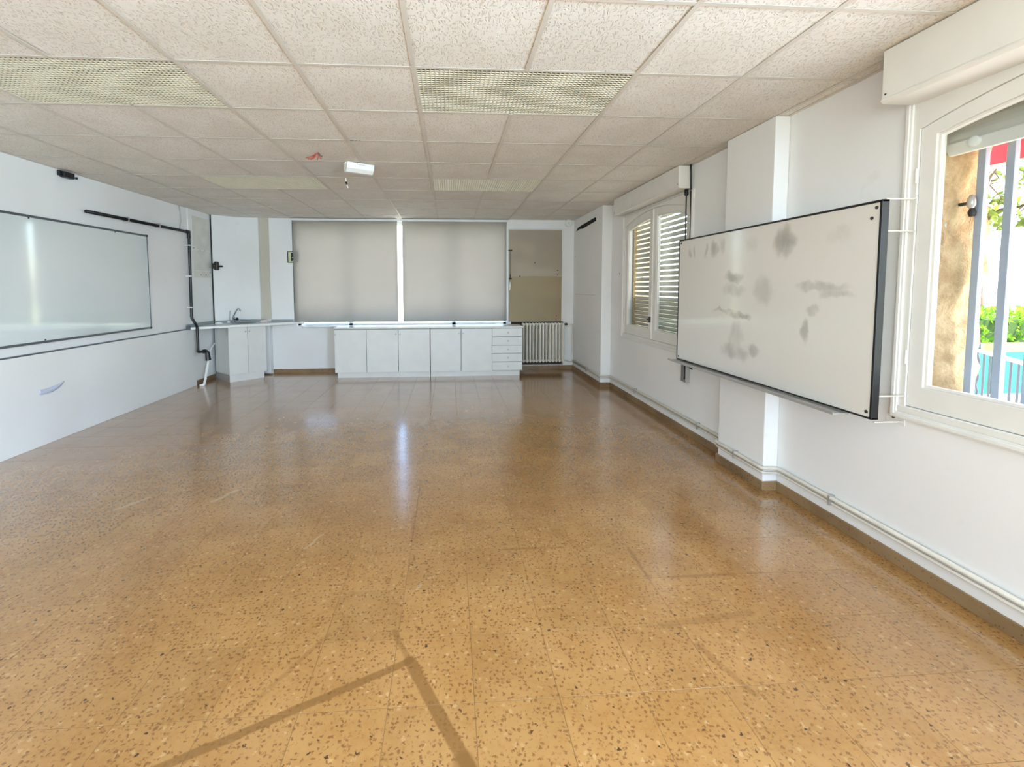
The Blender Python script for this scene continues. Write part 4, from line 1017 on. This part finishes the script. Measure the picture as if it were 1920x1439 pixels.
# railing
RL = thing('railing', 'dark iron railing with a twisted bar on the terrace edge', 'railing', (5.2, 1.4, -.18))
ra0, ra1 = Vector((6.0, 2.15, -.18)), Vector((4.6, .15, -.18))
bm = NB(); tube(bm, [ra0+Vector((0, 0, .92)), ra1+Vector((0, 0, .92))], .022, 8); mesh_obj('handrail', bm, M['lightalu'], RL)
bm = NB(); tube(bm, [ra0+Vector((0, 0, .12)), ra1+Vector((0, 0, .12))], .014, 8); mesh_obj('bottom_rail', bm, M['iron'], RL)
for k in range(18):
    q = ra0.lerp(ra1, k/17); bm = NB()
    if k == 1:
        pts = [q+Vector((math.cos(s*1.3)*.008, math.sin(s*1.3)*.008, .0+1.02*s/30)) for s in range(31)]; tube(bm, pts, .011, 6)
    else: tube(bm, [q, q+Vector((0, 0, .92))], .010, 8)
    mesh_obj('baluster', bm, M['iron'], RL)
# fence with green screen
FE = thing('screened_fence', 'wire fence with green and yellow screen behind the railing', 'fence', (9, 4.5, -.42))
bx('green_screen', (5.5, 17, 4.60, 4.62, -.42, .30), M['screen'], FE)
bx('yellow_screen', (5.5, 17, 4.64, 4.66, .30, .46), M['yellow'], FE)
for k in range(12):
    bm = NB(); tube(bm, [(5.5+k, 4.58, -.42), (5.5+k, 4.58, .62)], .025, 8); mesh_obj('fence_post', bm, M['iron'], FE)
# hedge, pine and far houses
def leaves(name, mat, parent, spots, size, seed):
    rnd = random.Random(seed); bm = NB()
    for c, s in spots:
        a = Vector((rnd.uniform(-1, 1), rnd.uniform(-1, 1), rnd.uniform(-1, 1))).normalized(); b = a.orthogonal().normalized(); d = a.cross(b)
        k = size*s
        vs = [bm.verts.new(Vector(c)+b*k), bm.verts.new(Vector(c)+d*k*.5+a*k*.2), bm.verts.new(Vector(c)-b*k), bm.verts.new(Vector(c)-d*k*.5+a*k*.2)]
        bm.faces.new(vs)
    o = mesh_obj(name, bm, mat, parent, normals=False); o['kind'] = 'stuff'; return o
rnd = random.Random(11)
HG = thing('hedge', 'bright green clipped hedge beyond the screened fence', 'hedge', (11, 6, -.42))
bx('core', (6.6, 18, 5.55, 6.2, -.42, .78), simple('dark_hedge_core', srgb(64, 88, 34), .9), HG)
leaves('foliage', M['leaf'], HG, [((rnd.uniform(6.5, 18), rnd.uniform(5.35, 6.3), rnd.uniform(-.3, 1.0)), rnd.uniform(.6, 1.3)) for _ in range(9000)], .075, 4)
TR = thing('pine_tree', 'pine tree with bare lower branches behind the hedge', 'tree', (13, 9, -.42))
bm = NB(); tube(bm, [(12.9, 7.6, -.42), (12.6, 7.5, 1.5), (12.1, 7.3, 3.0), (11.7, 7.1, 4.6)], .2, 10, rad=[.24, .20, .16, .08]); mesh_obj('trunk', bm, M['bark'], TR, smooth=True)
for k in range(16):
    z = rnd.uniform(1.9, 3.8); b0 = Vector((12.5-(z-1.5)*.27, 7.45, z)); e = b0+Vector((rnd.uniform(-3.2, .6), rnd.uniform(-2.2, 1.5), rnd.uniform(-.6, .9)))
    mid = b0.lerp(e, .5)+Vector((0, 0, rnd.uniform(-.2, .3)))
    bm = NB(); tube(bm, [b0, mid, e], .03, 6, rad=[.06, .035, .012])
    for q in range(4):
        s_ = mid.lerp(e, rnd.random()); tube(bm, [s_, s_+Vector((rnd.uniform(-.5, .4), rnd.uniform(-.4, .4), rnd.uniform(-.45, .3)))], .01, 5, rad=[.016, .006])
    mesh_obj('branch', bm, M['bark'], TR, smooth=True)
spots = []
for k in range(60):
    c0 = Vector((rnd.uniform(8.6, 14), rnd.uniform(5.6, 9.5), rnd.uniform(2.9, 5.6)))
    for q in range(70): spots.append((tuple(c0+Vector((rnd.gauss(0, .32), rnd.gauss(0, .32), rnd.gauss(0, .16)))), rnd.uniform(.6, 1.3)))
leaves('needles', M['pine'], TR, spots, .10, 9)
for k, (x, y, wd, hh, lab) in enumerate(((30, 24, 3.0, 1.2, 'small pale house far behind the hedge, nearer the stone jamb'), (38, 24.5, 9.0, .8, 'long low pale house far behind the hedge'))):
    F = thing('far_house', lab, 'house', (x, y, -.42))
    bx('walls', (x-wd/2, x+wd/2, y, y+3, -.42, hh), M['bldg'], F)
    bm = NB(); prism(bm, [(x-wd/2-.2, hh), (x+wd/2+.2, hh), (x+wd/2-.4, hh+.5), (x-wd/2+.4, hh+.5)], y-.2, y+3.2, 'y'); mesh_obj('roof', bm, M['bldgroof'], F)
